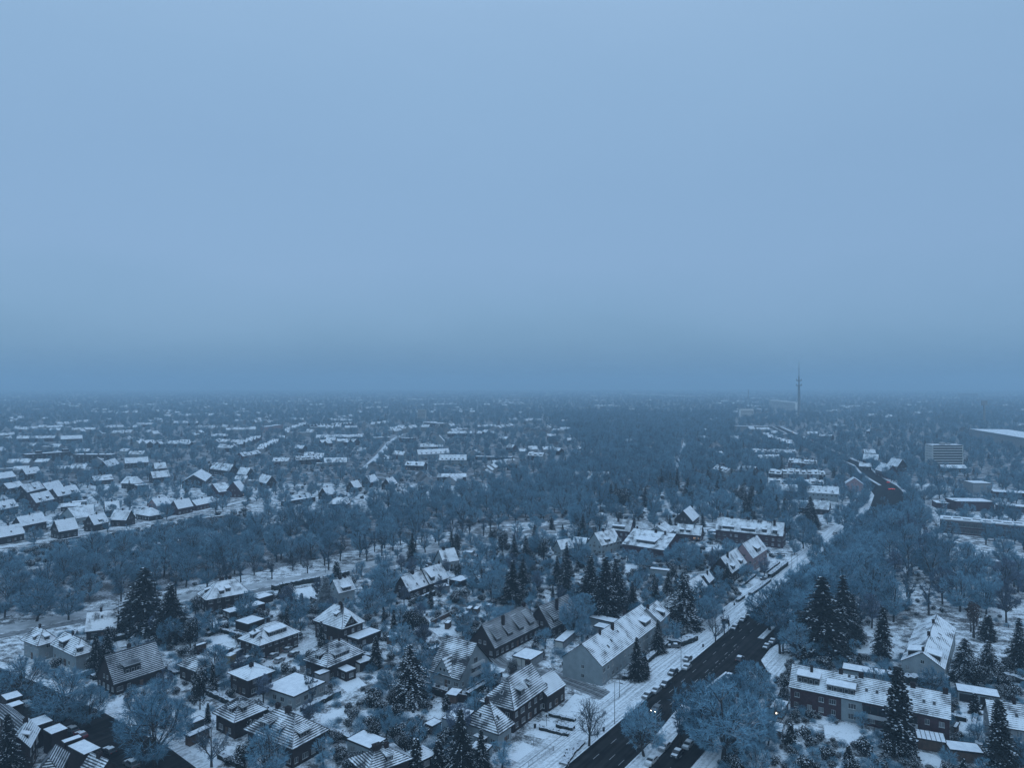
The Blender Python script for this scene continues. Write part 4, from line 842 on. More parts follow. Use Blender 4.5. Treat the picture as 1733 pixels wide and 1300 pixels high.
flat('low flat sports building right of the cube hall', q('G', 1526, 530), q('G', 1800, 545), 14, 5, cat='hall', name='school_hall', wall='redbrick')
flat('low long covered walkway in the school yard', q('G', 1480, 1000), q('G', 1800, 1025), 5, 3, cat='walkway', name='covered_walkway', wall='grey')
flat('pale apartment tower block with stacked balconies at right', q('G', 1113, 214), q('G', 1322, 214), 14, 24, wall='pale', cat='tower block', name='apartment_tower', land='the pale tower block', th=.8, over=.05, edge='trim', boxes=((.35, .3, 5, 4, 2.4), (.6, .4, 3, 3, 1.5)))
def find(lb): return next(o for o in COL.objects if o.parent is None and o.get('label') == lb)
def dims(root):
    w_ = next(c for c in root.children if c.name.startswith('wall')); xs = [v.co for v in w_.data.vertices]
    return max(v.x for v in xs), max(v.y for v in xs), max(v.z for v in xs)
# school: two storeys of upright windows between brick bands
sc_ = find('long two-storey school block with red brick bands and dark ribbon windows'); L_, W_, H_ = dims(sc_)
n_ = int(L_/1.9)
for fz in (1.0, 4.7):
    for i in range(min(n_, 48)):
        o = window(sc_, (.2+i*1.9, .05, fz), 0, 1.5, 2.4, 'd')
    for i in range(6): window(sc_, (.05, W_-1-i*2., fz), R(270), 1.5, 2.4, 'd')
tw = find('pale apartment tower block with stacked balconies at right'); L_, W_, H_ = dims(tw)
for f_ in range(8):
    b = MB(); z = 1.6+f_*2.8
    b.box(L_*.03, -1.0, z, L_*.97, .05, z+1.05); b.build('balcony', [M['pale']], tw)
    g = MB(); g.box(L_*.03, -.02, z+1.06, L_*.97, .06, z+2.75); g.build('window', [M['glass']], tw)
    for i in range(4):
        window(tw, (.05, W_-1.5-i*3., z+.6), R(270), 1.3, 1.3, 'd')
mm = MB(); mm.tube((L_*.4, W_*.5, 24), (L_*.4, W_*.5, 30), .12, .06, 5); mm.build('mast', [M['dark']], tw)
# tall glazing on the white modern gable end
mg = find('white modern gabled house with big cross gable and tall glazed gable end')
L_, W_, H_ = dims(mg)
for zz, us in ((.3, (.42, .60)), (3.0, (.42, .60)), (5.4, (.50,))):
    for u in us: window(mg, (L_+.02, W_*u-.6, zz), R(90), 1.7, 2.1, 'd')
for zz in (2.4, 5.0):
    b = MB(); b.box(L_, W_*.36, zz, L_+.9, W_*.74, zz+.9); b.build('balcony', [M['trim']], mg)
# white panel and glazed loggia on the long terrace
lt = find('long brick terrace with two box dormers and snowy roof, bottom right')
b = MB(); b.box(lx := 13.2, .18, 0, 18.2, .33, 5.75); b.build('rendered_panel', [M['white']], lt)
for z in (.9, 3.65): window(lt, (14.9, .17, z), 0, 1.9, 1.4, 'd')
b = MB(); b.box(18.4, -.9, 2.5, 31.0, .3, 2.7); b.box(18.4, -.95, 2.7, 31.0, -.85, 3.6); lg = b.build('balcony', [M['trim']], lt)
for i in range(7):
    g = MB(); g.box(18.5+i*1.8, -.5, 3.6, 18.5+i*1.8+1.6, -.45, 5.5); g.build('glazing', [M['glass']], lg)
# canopy over the annex door
ax = find('white hipped annex with striped roof at the snowy front garden'); L_, W_, H_ = dims(ax)
b = MB(); b.box(-1.3, 3.5, 2.5, .4, 7.0, 2.72, 0, 1); b.build('door_canopy', [M['dark'], M['snow']], ax)

for k, a_, b_, c_, z_, wl, lb, nm_ in (('R', (340, 948), (440, 985), (612, 922), 2.7, 'brick', 'long dark snow-topped garage beside the yellowish container', 'garage'), ('R', (178, 882), (212, 897), (318, 852), 2.5, 'wood', 'snow-topped shed behind the low hipped house', 'garden_shed'),
    ('A', (1010, 1118), (1042, 1132), (1148, 1072), 2.6, 'wood', 'narrow snow-topped shed beside the striped two-dormer roof', 'garden_shed'), ('A', (1018, 1045), (1050, 1062), (1072, 1042), 2.4, 'glass', 'small dark glass greenhouse by the narrow shed', 'greenhouse'), ('B', (1212, 640), (1240, 650), (1268, 636), 2.3, 'wood', 'little snowy hut left of the white modern gable', 'garden_shed'),
    ('M', (1190, 885), (1420, 912), (1432, 892), 2.4, 'white', 'long low snowy roof below the wide brick house', 'outbuilding'), ('D', (590, 262), (625, 272), (650, 250), 2.6, 'grey', 'tiny flat roof tucked behind the end of the white terrace', 'outbuilding'), ('L', (268, 222), (340, 232), (350, 205), 2.8, 'grey', 'bright flat roof between warm-lit house and apartment block', 'outbuilding'),
    ('E', (1270, 960), (1298, 968), (1302, 945), 2.0, 'wood', 'tiny bin shelter beside the end of the brick terrace', 'bin_shelter'), ('B', (585, 775), (620, 790), (640, 765), 3.9, 'grey', 'little raised rooflight box on the pavilion side', 'outbuilding')):
    flat(lb, q(k, *a_), q(k, *b_), q(k, *c_), z_, wall=wl, cat=nm_.replace('_', ' '), name=nm_)
# ---------------------------------------------------------------- hedges, walls, fences
def hedge(label, pts, wd=1.2, h=1.4, cat='hedge'):
    r = random.Random(int(pts[0][0]*9)); mb = MB(); S_ = Soup(); rn = np.random.default_rng(int(abs(pts[0][0])*9))
    c = pts[0]; P = [(p[0]-c[0], p[1]-c[1]) for p in pts]
    A = polyoff(P, -wd/2); B = polyoff(P, wd/2)
    for i in range(len(P)-1):
        l = math.dist(P[i], P[i+1]); n = max(1, int(l/.8)); pa = pb = None
        for k in range(n+1):
            t_ = k/n; a = [A[i][j]+(A[i+1][j]-A[i][j])*t_+r.uniform(-.12, .12) for j in (0, 1)]; b = [B[i][j]+(B[i+1][j]-B[i][j])*t_+r.uniform(-.12, .12) for j in (0, 1)]; hh = h*r.uniform(.9, 1.08)
            if pa is not None:
                mb.face([(*pa[0], -.1), (*a, -.1), (*a, hh), (*pa[0], pa[2])][::-1]); mb.face([(*pb_[0], -.1), (*b, -.1), (*b, hh), (*pb_[0], pa[2])]); mb.face([(*pa[0], pa[2]), (*pb_[0], pa[2]), (*b, hh), (*a, hh)][::-1] if False else [(*pa[0], pa[2]), (*pb_[0], pa[2]), (*b, hh), (*a, hh)])
            pa = (a, None, hh); pb_ = (b,)
            if k < n:
                for _ in range(9):
                    q = np.array([a[0]+(b[0]-a[0])*rn.uniform(-.08, 1.08), a[1]+(b[1]-a[1])*rn.uniform(-.08, 1.08), hh*rn.uniform(.3, 1.08)]); e = rn.normal(size=(3, 3))*.2
                    mb.face([tuple(q+e[0]), tuple(q+e[1]), tuple(q+e[2])], 0)
    o = mb.build('hedge', [M['hedge']], loc=(c[0], c[1], 0)); tag(o, label, cat); return o
hedge('long clipped dark hedge along the lane below the park lawn', [g2('X', 461, 1000), g2('X', 500, 991), g2('X', 540, 984)], 2.2, 2.2)
hedge('dark hedge continuing right along the lane towards the frosty fir', [g2('X', 548, 982), g2('X', 590, 973)], 1.8, 1.8)
hedge('hedge bordering the pavement beside the pink-gabled house', [g2('L', 880, 690), g2('L', 1050, 560)], 1.6, 2.0)
hedge('low hedge along the pavement by the snowy front lawns', [g2('L', 690, 860), g2('L', 780, 800), g2('L', 885, 715)], 1.4, 1.3)
hedge('short hedge by the pavement opposite the tall street lamp', [g2('L', 560, 925), g2('L', 630, 880)], 1.2, 1.2)
hedge('thick snowy hedge bordering the drive beside the white terrace end', [g2('D', 930, 440), g2('D', 1010, 455), g2('D', 1110, 415)], 3.4, 1.8)
hedge('dark oval hedge in the forecourt of the corner houses', [g2('C', 1065, 1015), g2('C', 1180, 1045)], 1.6, .9)
hedge('low dark hedge enclosing the forecourt flower beds', [g2('C', 945, 1035), g2('C', 1060, 1065), g2('C', 1150, 1085)], 1.1, .8)
hedge('dark hedge strip between forecourt path and kerb', [g2('C', 1110, 1290), g2('C', 1170, 1200), g2('C', 1240, 1130)], 1.8, .7)
hedge('dark hedge in front of the corner garden wall', [g2('C', 1010, 940), g2('C', 1190, 985)], 1.0, .8)
hedge('snow-topped evergreen hedge at the foot of the white gable at right', [g2('E', 850, 680), g2('E', 1050, 705), g2('E', 1230, 700)], 3.2, 3.4)
hedge('twin snow-dusted hedge strip between the two drives at right', [g2('E', 1395, 1050), g2('E', 1410, 960), g2('E', 1425, 870)], .9, .8)
hedge('long level hedge behind the wide yew at the right edge', [g2('E', 1610, 640), g2('E', 1760, 690)], 2, 1.6)
hedge('clipped hedge beside the steep plain-roofed house', [g2('A', 620, 605), g2('A', 740, 575)], 2.2, 1.8)
hedge('dark hedge between the villa garden and the square garage', [g2('R', 330, 790), g2('R', 560, 690)], 1.6, 1.3)
hedge('garden hedge behind the dark double house', [g2('C', 400, 350), g2('C', 500, 310)], 1.4, 1.5)
def fence(label, pts, h=1.2, mat='trim', sp=1.6, rails=(.35, 1.05), name='fence', solid=False, cat='fence'):
    c = pts[0]; root = empty(name, (c[0], c[1], 0)); tag(root, label, cat); pm = MB()
    for i in range(len(pts)-1):
        a = Vector(pts[i])-Vector(c); b = Vector(pts[i+1])-Vector(c); l = (b-a).length; n = max(1, int(l/sp))
        for k in range(n+1):
            p = a+(b-a)*k/n; q = MB(); q.box(-.05, -.05, 0, .05, .05, h+.1); q.build('post', [M[mat]], root, loc=(p.x, p.y, 0))
        if solid: 
            d = (b-a).normalized(); nn = Vector((-d.y, d.x))*.09
            A_, B_, C_, E_ = a-nn, b-nn, b+nn, a+nn
            for u, w_ in ((A_, B_), (B_, C_), (C_, E_), (E_, A_)): pm.face([(u.x, u.y, -.1), (w_.x, w_.y, -.1), (w_.x, w_.y, h), (u.x, u.y, h)])
            pm.face([(u.x, u.y, h) for u in (A_, B_, C_, E_)], 1)
        else:
            for z in rails: pm.tube((a.x, a.y, z), (b.x, b.y, z), .04, .04, 4)
            m_ = int(l/.28)
            for k in range(m_): p = a+(b-a)*(k+.5)/m_; pm.box(p.x-.02, p.y-.02, .1, p.x+.02, p.y+.02, h)
    pm.build('panels', [M[mat], M['snow']], root); return root
fence('white slatted garden fence around the snowy lawn at the bottom edge', [g2('C', 830, 1120), g2('C', 905, 1145), g2('C', 1045, 1185), g2('C', 870, 1300)], 1.2)
fence('snow-capped dark garden wall below the white modern gable', [g2('C', 190, 790), g2('C', 330, 835), g2('C', 450, 860)], 2.4, 'brick', 8, solid=True, name='garden_wall', cat='wall')
fence('long snow-capped garden wall behind the dark hipped corner house', [g2('C', 450, 800), g2('C', 560, 735), g2('C', 690, 680)], 1.8, 'brick', 8, solid=True, name='garden_wall', cat='wall')
fence('brown timber fence between allotment and shrub garden', [g2('N', 600, 1060), g2('N', 720, 1000), g2('N', 860, 930)], 1.7, 'wood', 2, solid=True, cat='fence')
fence('low wall with snow along the villa garden by the lane', [g2('R', 1130, 340), g2('R', 1250, 375), g2('R', 1390, 400)], 1.0, 'brick', 8, solid=True, name='garden_wall', cat='wall')
fence('timber fence at the right edge of the park meadow', [g2('E', 1280, 280), g2('E', 1500, 300), g2('E', 1700, 330)], 1.2, 'wood', 3)
fence('path railing running uphill behind the big spruces at right', [g2('E', 700, 210), g2('E', 760, 140), g2('E', 800, 85)], 1.1, 'dark', 2.4)

# ---------------------------------------------------------------- cars
_cm = {}
def carmeshes(kind, col):
    if (kind, col) in _cm: return _cm[(kind, col)]
    van = kind == 'van'; L, Wd, H = (4.9, 1.9, 2.0) if van else ((4.6, 1.85, 1.68) if kind == 'suv' else (4.3, 1.75, 1.45))
    prof = [(0, .35), (0, .72), (.12, .92), (1.0, 1.02), (1.75, H-.06), (2.2, H), (L-.9, H-.02), (L-.25, 1.02), (L-.02, .92), (L, .4)]
    if van: prof = [(0, .35), (0, .8), (.1, 1.05), (.55, 1.2), (1.15, H-.06), (1.5, H), (L-.1, H-.02), (L-.03, 1.1), (L, .9), (L, .4)]
    hw = lambda z: Wd/2 - (.0 if z < 1.03 else (z-1.03)*.28)
    b = MB(); n = len(prof)
    for i in range(n):
        a, c = prof[i], prof[(i+1) % n]; b.face([(a[0]-L/2, -hw(a[1]), a[1]), (a[0]-L/2, hw(a[1]), a[1]), (c[0]-L/2, hw(c[1]), c[1]), (c[0]-L/2, -hw(c[1]), c[1])])
    for s_ in (1, -1): b.face([(p[0]-L/2, s_*hw(p[1]), p[1]) for p in (prof if s_ < 0 else prof[::-1])])
    body = b.mesh('body', [M[col]])
    g = MB(); zt = H-.12; zb = 1.08
    x0, x1, x2, x3 = prof[3][0]+.15, prof[4][0]+.12, L-.95, L-.4
    for s_ in (1, -1): g.face([(x-L/2, s_*(hw(z)+.012), z) for x, z in ((x0+.15, zb), (x1+.1, zt), (x2, zt), (x3, zb))])
    def lerp(a, c, t_): return a+(c-a)*t_
    for (a, c, off) in ((prof[3], prof[4], -.02), (prof[-3], prof[-4], .02)):
        pts = []
        for t_ in (.12, .9):
            x = lerp(a[0], c[0], t_)+off; z = lerp(a[1], c[1], t_)+.015; w_ = hw(z)-.08; pts.append((x, w_, z))
        g.face([(pts[0][0]-L/2, -pts[0][1], pts[0][2]), (pts[0][0]-L/2, pts[0][1], pts[0][2]), (pts[1][0]-L/2, pts[1][1], pts[1][2]), (pts[1][0]-L/2, -pts[1][1], pts[1][2])])
    glass = g.mesh('windows', [M['glass']])
    wh = MB(); wh.tube((0, -.11, 0), (0, .11, 0), .33, .33, 12, 0, True); wheel = wh.mesh('wheel', [M['dark']])
    s_ = MB(); ra, rb = (2.0, L-1.05) if not van else (1.5, L-.2)
    s_.box(ra-L/2, -hw(H)+.06, H-.02, rb-L/2, hw(H)-.06, H+.07); s_.face([(p[0]-L/2, y_, p[1]+.05) for p, y_ in ((prof[2], -.7), (prof[2], .7), (prof[3], .7), (prof[3], -.7))][::-1]); snow = s_.mesh('snow_cover', [M['snow']])
    hl = MB(); hl.box(-.03, -.16, -.09, .03, .16, .09); head = hl.mesh('headlight', [M['frame']]); tl = MB(); tl.box(-.03, -.14, -.1, .03, .14, .1); tail = tl.mesh('taillight', [M['redglass']])
    r_ = (L, Wd, body, glass, wheel, snow, head, tail); _cm[(kind, col)] = r_; return r_
M['redglass'] = plain('red_glass', (.25, .02, .02), rough=.3)
for nm_, c_ in (('cblack', (.02, .022, .026)), ('cgrey', (.10, .105, .11)), ('cwhite', (.45, .46, .46)), ('cred', (.16, .015, .02)), ('cblue', (.03, .05, .09)), ('csilver', (.26, .27, .28))): M[nm_] = plain('paint_'+nm_[1:], c_, rough=.35, var=.05, spec=.5)
def car(label, p, yaw, kind='car', col='cgrey', snow=True, lights=None, group='parked cars', name='parked_car'):
    L, Wd, body, glass, wheel, sn, head, tail = carmeshes(kind, col)
    root = empty(name, (p[0], p[1], .02 if lights else .06), yaw); tag(root, label, 'van' if kind == 'van' else 'car', group)
    bo = link(bpy.data.objects.new('body', body), root); link(bpy.data.objects.new('windows', glass), root)
    if snow: link(bpy.data.objects.new('snow_cover', sn), root)
    for x in (-L/2+.8, L/2-.85):
        for y in (-Wd/2+.1, Wd/2-.1):
            o = link(bpy.data.objects.new('wheel', wheel), root); o.location = (x, y, .33)
    for y in (-.62, .62):
        for nm_, me, x, z in (('headlight', head, -L/2-.0, .7), ('taillight', tail, L/2+.0, .85)):
            o = link(bpy.data.objects.new(nm_, me), root); o.location = (x, y, z)
            if lights:
                mb = MB(); mb.box(-.05, -.13, -.08, .05, .13, .08); o.data = mb.mesh(nm_, [M['head' if nm_ == 'headlight' else 'tail']]) if nm_ == lights or lights == 'both' else me
    FOOT.append((p[0]-1, p[1]-1, 1, 0, 0, 1, 2, 2, .5)); return root
YW = math.atan2(.812, .584)    # along the main road
def gc(k, x, y, dv=3): p = Q(k, x, y); z = W3((p[0], p[1]+dv)); return (z.x, z.y)
for k, x, y, dy, kd, cl, lb in (
    ('D', 788, 800, 0, 'car', 'cgrey', 'grey car nearest the bare kerb tree in the parking row'), ('D', 848, 765, 0, 'car', 'csilver', 'silver hatchback, second in the kerbside parking row'),
    ('D', 912, 722, 0, 'suv', 'cblack', 'dark car, third in the kerbside parking row'), ('D', 964, 640, 0, 'suv', 'cblack', 'dark boxy car parked alone on the snowy pavement'),
    ('D', 1062, 548, 0, 'car', 'cgrey', 'grey car beside the street lamp on the verge'), ('D', 1056, 606, 0, 'car', 'csilver', 'silver car with snowy roof at the kerb by the lamp'),
    ('D', 1385, 335, 0, 'suv', 'cblack', 'dark van-like car at the kerb below the two-legged sign'), ('D', 1440, 280, 0, 'car', 'cblack', 'dark car, lower of the kerb pair past the sign'), ('D', 1487, 245, 0, 'van', 'cblack', 'dark van, upper of the kerb pair past the sign'),
    ('D', 905, 1152, 0, 'car', 'csilver', 'snow-dusted car in the service lane beside the median tree'), ('D', 815, 1250, 0, 'car', 'cwhite', 'white car in the service lane at the bottom edge'),
    ('D', 1066, 1140, 0, 'car', 'csilver', 'frosted car under the large tree in the service lane'), ('D', 990, 1200, 0, 'car', 'cblack', 'dark car with small snow patch in the service lane'),
    ('D', 1600, 465, 0, 'car', 'cblack', 'dark car with snowy roof, lower at the rounded kerb'), ('D', 1640, 430, 0, 'car', 'cgrey', 'grey car with snowy roof, upper at the rounded kerb'),
    ('D', 1490, 662, .9, 'car', 'cwhite', 'pale car turning in by the right-hand trees'), ('L', 1640, 220, 0, 'van', 'cblack', 'dark van parked far up the verge beneath bare trees'), ('L', 1520, 245, 0, 'suv', 'cblack', 'dark car on the verge beyond the apartment block')):
    car(lb, gc(k, x, y), YW+dy, kd, cl)
car('green-grey car parked in the drive beside the snowy hedge', gc('D', 970, 460), YW-1.1, 'car', 'cgrey')
car('dark car driving away up the middle of the main road', gc('D', 1420, 550), YW+math.pi, 'suv', 'cblack', lights=None, group='moving cars', name='moving_car')
car('dark car passing the splitter island on the main road', gc('D', 1285, 715), YW, 'suv', 'cblack', lights=None, group='moving cars', name='moving_car')
car('dark car with one white glint beside the splitter island', gc('D', 1345, 672), YW, 'car', 'cblack', group='moving cars', name='moving_car')
car('approaching car with lit headlights behind the kerb tree', gc('D', 850, 890), YW+math.pi, 'car', 'cgrey', lights='headlight', snow=False, group='moving cars', name='moving_car').rotation_euler.z = YW+math.pi+math.pi
YS = math.atan2(S2[3][1]-S2[2][1], S2[3][0]-S2[2][0])
for x, y, kd, cl, lb in ((258, 425, 'car', 'cwhite', 'snow-covered white car in the left street, uppermost'), (445, 545, 'car', 'csilver', 'silver car in the left street beside snowy bushes'), (705, 680, 'car', 'cgrey', 'grey snowy car in the left street near the whitest roof box'), (790, 735, 'car', 'cred', 'dark red car with snowy roof in the left street'), (1070, 890, 'car', 'cblack', 'black car with round snow patch in the left street'), (1285, 1020, 'suv', 'cgrey', 'car cut by the bottom edge in the left street')):
    car(lb, gc('O', x, y, 2), YS, kd, cl)
YD = math.atan2(g2('R', 1330, 960)[1]-g2('R', 1650, 780)[1], g2('R', 1330, 960)[0]-g2('R', 1650, 780)[0])
for x, y, kd, cl, lb in ((800, 1040, 'suv', 'cwhite', 'white van buried in snow, left in the villa car park'), (925, 1075, 'car', 'cwhite', 'rounded car buried in snow beside the shallow-roofed house'), (1085, 1005, 'car', 'cgrey', 'grey car under snow against the villa wall'), (1150, 1055, 'car', 'csilver', 'silver hatchback in front of the villa'), (1248, 935, 'car', 'cgrey', 'frosted car behind the dark roadster by the villa'), (1312, 985, 'car', 'cblack', 'black car with snowy bonnet at the villa drive'), (690, 985, 'van', 'cblack', 'dark van half hidden by the yellowish container'), (690, 1105, 'car', 'cblack', 'dark car in front of the yellowish container')):
    car(lb, gc('R', x, y, 3), YD+(.0 if y > 950 else .2), kd, cl)
for i, x in enumerate((890, 952, 1012)): car(('dark car, left of three under the apartment block', 'snow-roofed car, middle of three under the apartment block', 'dark car, right of three under the apartment block')[i], gc('L', x, 452), R(70), 'car', ('cblack', 'csilver', 'cblack')[i])
car('car half hidden by the front garden hedge of the pink house', gc('L', 832, 690), YW-1.2, 'car', 'cgrey')
# distant cars with lights
for k, x, y, li, lb in (('G', 818, 512, 'taillight', 'left of two braking cars with red lights on the far road'), ('G', 842, 512, 'taillight', 'right of two braking cars with red lights on the far road'), ('G', 808, 466, 'taillight', 'car with red tail lights just ahead of the braking pair'), ('G', 812, 440, 'taillight', 'furthest red-lit car on the far road'), ('H', 752, 397, 'taillight', 'car with red lights at the distant bend'), ('H', 648, 388, 'headlight', 'brighter approaching car with headlights on the distant street'), ('H', 657, 399, 'headlight', 'nearer approaching car with headlights on the distant street'), ('H', 660, 360, 'headlight', 'most distant approaching car with headlights')):
    c_ = car(lb, gc(k, x, y, 1), R(80) + (math.pi if li == 'taillight' else 0), 'suv', 'cblack', lights=li, snow=False, group='distant cars with lights', name='moving_car')
    for ch in c_.children:
        if ch.name.startswith(li): ch.scale = (1.2, 1.3, 1.3)
# container box and round trampoline
cb = MB(); cb.box(-1.4, -1.1, 0, 1.4, 1.1, 2.5); cb.box(-1.45, -1.15, 2.5, 1.45, 1.15, 2.62, 1)
for i in range(9): cb.box(-1.35+i*.32, -1.15, .1, -1.25+i*.32, -1.1, 2.4)
M['ochre'] = plain('ochre_steel', (.20, .13, .035), var=.2)
o = cb.build('container', [M['ochre'], M['snow']], loc=(*gc('R', 600, 1075, 0), 0), rz=YD); tag(o, 'yellowish box container with snow on top beside the car park', 'container')
tb = MB(); tb.tube((0, 0, .9), (0, 0, 1.0), 2.1, 2.1, 20, 0, True)
for i in range(6): tb.tube((2*math.cos(i*1.047), 2*math.sin(i*1.047), 0), (2*math.cos(i*1.047), 2*math.sin(i*1.047), .9), .04, .04, 4)
o = tb.build('trampoline', [M['cblue']], loc=(*gc('E', 1630, 745, 0), 0)); tag(o, 'round dark blue trampoline right of the dark-doored garages', 'trampoline')

# ---------------------------------------------------------------- lamps, posts, signs, bins
def lamp(label, p, h=9.5, az=0.0, arm=1.6, lit=False):
    root = empty('street_lamp', (p[0], p[1], .1), az); tag(root, label, 'street lamp', 'street lamps')
    a = MB(); a.tube((0, 0, 0), (0, 0, 1.0), .12, .11, 8); a.tube((0, 0, 1.0), (0, 0, h), .09, .055, 8); a.tube((0, 0, h), (arm, 0, h+.25), .055, .045, 6); a.build('pole', [M['metal']], root)
    b = MB(); b.box(arm-.1, -.16, h+.16, arm+.75, .16, h+.32); b.build('lamp_head', [M['metal']], root)
for k, x, y, h, lb in (('D', 565, 995, 11, 'tall street lamp at the side street corner'), ('D', 1018, 610, 10, 'street lamp among the kerbside parked cars'), ('L', 808, 912, 10, 'street lamp on the snowy pavement by the front lawns'), ('L', 1097, 655, 10, 'left of two street lamps near the pink house'), ('L', 1150, 600, 9, 'right of two street lamps near the pink house'), ('B', 652, 228, 7, 'small lamp on the park lawn behind the lane'), ('A', 652, 462, 6, 'small lamp left of the large spruces by the lane'), ('D', 598, 812, 7, 'short hooked lamp at the side street')):
    p = g2(k, x, y); lamp(lb, p, h, math.atan2(N_.y, N_.x))
def thing(name, label, cat, p, build, mats, rz=YW, group=None):
    mb = MB(); build(mb); o = mb.build(name, mats, loc=(p[0], p[1], .1), rz=rz); tag(o, label, cat, group); return o
r0 = empty('road_sign', (*g2('D', 1322, 372), .1), YW+R(90)); tag(r0, 'dark board sign on two legs on the verge', 'sign')
for sx in (-1.0, 1.0): mb = MB(); mb.tube((sx, 0, 0), (sx, 0, 4.8), .07, .07, 6); mb.build('leg', [M['metal']], r0)
mb = MB(); mb.box(-1.4, -.06, 3.4, 1.4, .06, 5.0); mb.box(-1.45, -.09, 5.0, 1.45, .09, 5.06, 1); mb.build('board', [M['dark'], M['snow']], r0)
for k, x, y, lb in (('D', 490, 1045, 'dark bollard on the verge left of the main road'), ('D', 1168, 470, 'small grey utility box on the pavement'), ('D', 1345, 325, 'dark bollard by the kerb below the board sign'), ('L', 535, 955, 'dark utility cabinet at the garden boundary'), ('C', 915, 1030, 'dark stone pedestal in the forecourt')):
    thing('utility_box' if 'box' in lb or 'cabinet' in lb else ('bollard' if 'boll' in lb else 'stone_pedestal'), lb, 'street furniture' if 'pedestal' not in lb else 'pedestal', g2(k, x, y), lambda b: (b.box(-.25, -.2, 0, .25, .2, .9), b.box(-.3, -.25, .9, .3, .25, 1.0), b.box(-.2, -.23, .15, .2, -.2, .8)), [M['dark']])
def lantern(b):
    b.tube((0, 0, 0), (0, 0, 2.3), .06, .05, 6); b.tube((0, 0, 2.3), (0, 0, 2.75), .12, .24, 6, 0, True); b.tube((0, 0, 2.75), (0, 0, 2.95), .28, .03, 6)
thing('garden_lantern', 'old-style lantern standing in the snowy forecourt', 'lantern', g2('C', 995, 1015), lantern, [M['dark']])
# wall lamps that glow
for k, x, y, z, lb in (('R', 1250, 855, 0, 'glowing wall lamp on the villa above the parked cars'), ('E', 127, 868, 0, 'glowing lamp at the summer house'), ('D', 1197, 130, 0, 'glowing lamp beside the low cottage door')):
    p = W3(Q(k, x, y), 2.2); mb = MB(); mb.tube((0, 0, -.15), (0, 0, .15), .16, .16, 8, 0, True); mb.box(-.05, 0, -.25, .05, .4, -.15, 1); mb.box(-.04, -.04, -2.3, .04, .04, -.25, 1)
    o = mb.build('outdoor_lamp', [M['head'], M['dark']], loc=(p.x, p.y-.4, 2.2)); tag(o, lb, 'lamp')

# ================================================================ HOUSES FURTHER OFF
def mid(A, B, C, ez, rv, **k): k.setdefault('chim', ((.4, 0),)); house(k.pop('label', None), A, B, C, ez, rv, **k)
MIDS = []
def I(A, B, W_, ez, rvy, lb, k='I', **kw):
    kw.setdefault('roof', 'rfull'); kw.setdefault('cap', False)
    o = house(lb, q(k, *A), q(k, *B), W_, ez, V(k, A[0], rvy), **kw); return o
I((0, 1172), (187, 1138), 9, 4.0, 1080, 'snow-roofed house at the left edge above the wood', dorm=((0, .5, .3, 1, 1, 's'),))
I((160, 1088), (350, 1050), 9, 4.6, 1002, 'snow-roofed house just behind the one at the left edge', dorm=((0, .5, .3, 1, 1, 's'),))
I((430, 1130), (580, 1105), 10, 4.4, 1022, 'plain white-roofed gable house beside the left lane', land='the plain white-roofed gable')
I((690, 1080), (805, 1055), 9, 4.2, 980, 'gabled house with snowy eyelid dormer beside the left lane', dorm=((0, .5, .2, 2.4, 1.3, 'f'),))
I((800, 1040), (925, 1045), 9, 4.0, 962, 'house with slanting roof left of the hipped lane house')
I((985, 997), (1095, 1015), 11, 3.4, 948, 'wide hipped house with smooth snowy roof by the left lane', hip=1, land='the wide hipped lane house')
I((1150, 943), (1258, 920), 9, 4.2, 878, 'pale gabled house right of the wide hipped lane house', wall='pink', dorm=((0, .4, .4, 1, 1, 's'),))
I((1305, 962), (1420, 940), 9, 4.4, 888, 'brick gable house with long roof right of the pale gabled one', wall='redbrick')
I((1440, 937), (1592, 905), 9, 3.8, 882, 'rightmost low house of the row by the left lane', wall='redbrick')
I((265, 917), (402, 887), 10, 6.0, 826, 'tall apartment house with two snowy dormers and balconies', dorm=((0, .3, .2, 2, 1.4, 'f'), (0, .7, .2, 2, 1.4, 'f')), wall='redbrick', land='the tall apartment house')
I((200, 840), (335, 806), 10, 7.5, 772, 'dark high-gabled house behind the tall apartment house', roof='rline', dorm=((0, .5, .2, 2, 1.4, 'f'),))
I((425, 870), (592, 838), 10, 5.6, 795, 'house with two dormers right of the tall apartment house', dorm=((0, .3, .2, 2, 1.4, 'f'), (0, .7, .2, 2, 1.4, 'f')))
I((350, 825), (470, 798), 9, 5.6, 748, 'snowy roof peeking above the two-dormer house')
I((0, 968), (140, 940), 9, 5, 898, 'house with dormers at the left edge, second row', dorm=((0, .3, .2, 1.6, 1.3, 'f'), (0, .7, .2, 1.6, 1.3, 'f')))
I((60, 813), (180, 792), 9, 5, 764, 'small snowy roof near the left edge, third row')
I((190, 708), (305, 692), 9, 5.2, 656, 'brownish gable house with skylights near the left edge', dorm=((0, .3, .3, 1, 1, 's'), (0, .6, .3, 1, 1, 's')))
I((0, 740), (122, 722), 10, 5.2, 690, 'dark-gabled house at the left edge behind the third row')
I((440, 947), (590, 938), 8, 3.4, 916, 'low snowy roof between the apartment house and the lane row')
I((575, 1010), (690, 1000), 10, 4.2, 918, 'house with skylit sloping roof in the lane row')
I((770, 975), (880, 965), 9, 4.6, 885, 'house with long strip windows in its roof behind the lane row', dorm=((0, .4, .3, .8, 2.2, 's'), (0, .6, .3, .8, 2.2, 's')))
house('white gable end with steep dark-sided roof in the lane row', q('I', 435, 1010), q('I', 555, 1032), 10, 4.2, V('I', 430, 945), ridge='y', wall='white', roof='rline', chim=(), cap=False)
I((795, 657), (880, 628), 10, 6.5, 590, 'house with striking dark gable below the flat apartment blocks', roof='rpatch', dorm=((0, .5, .2, 2, 1.4, 'f'),), land='the striking dark gable')
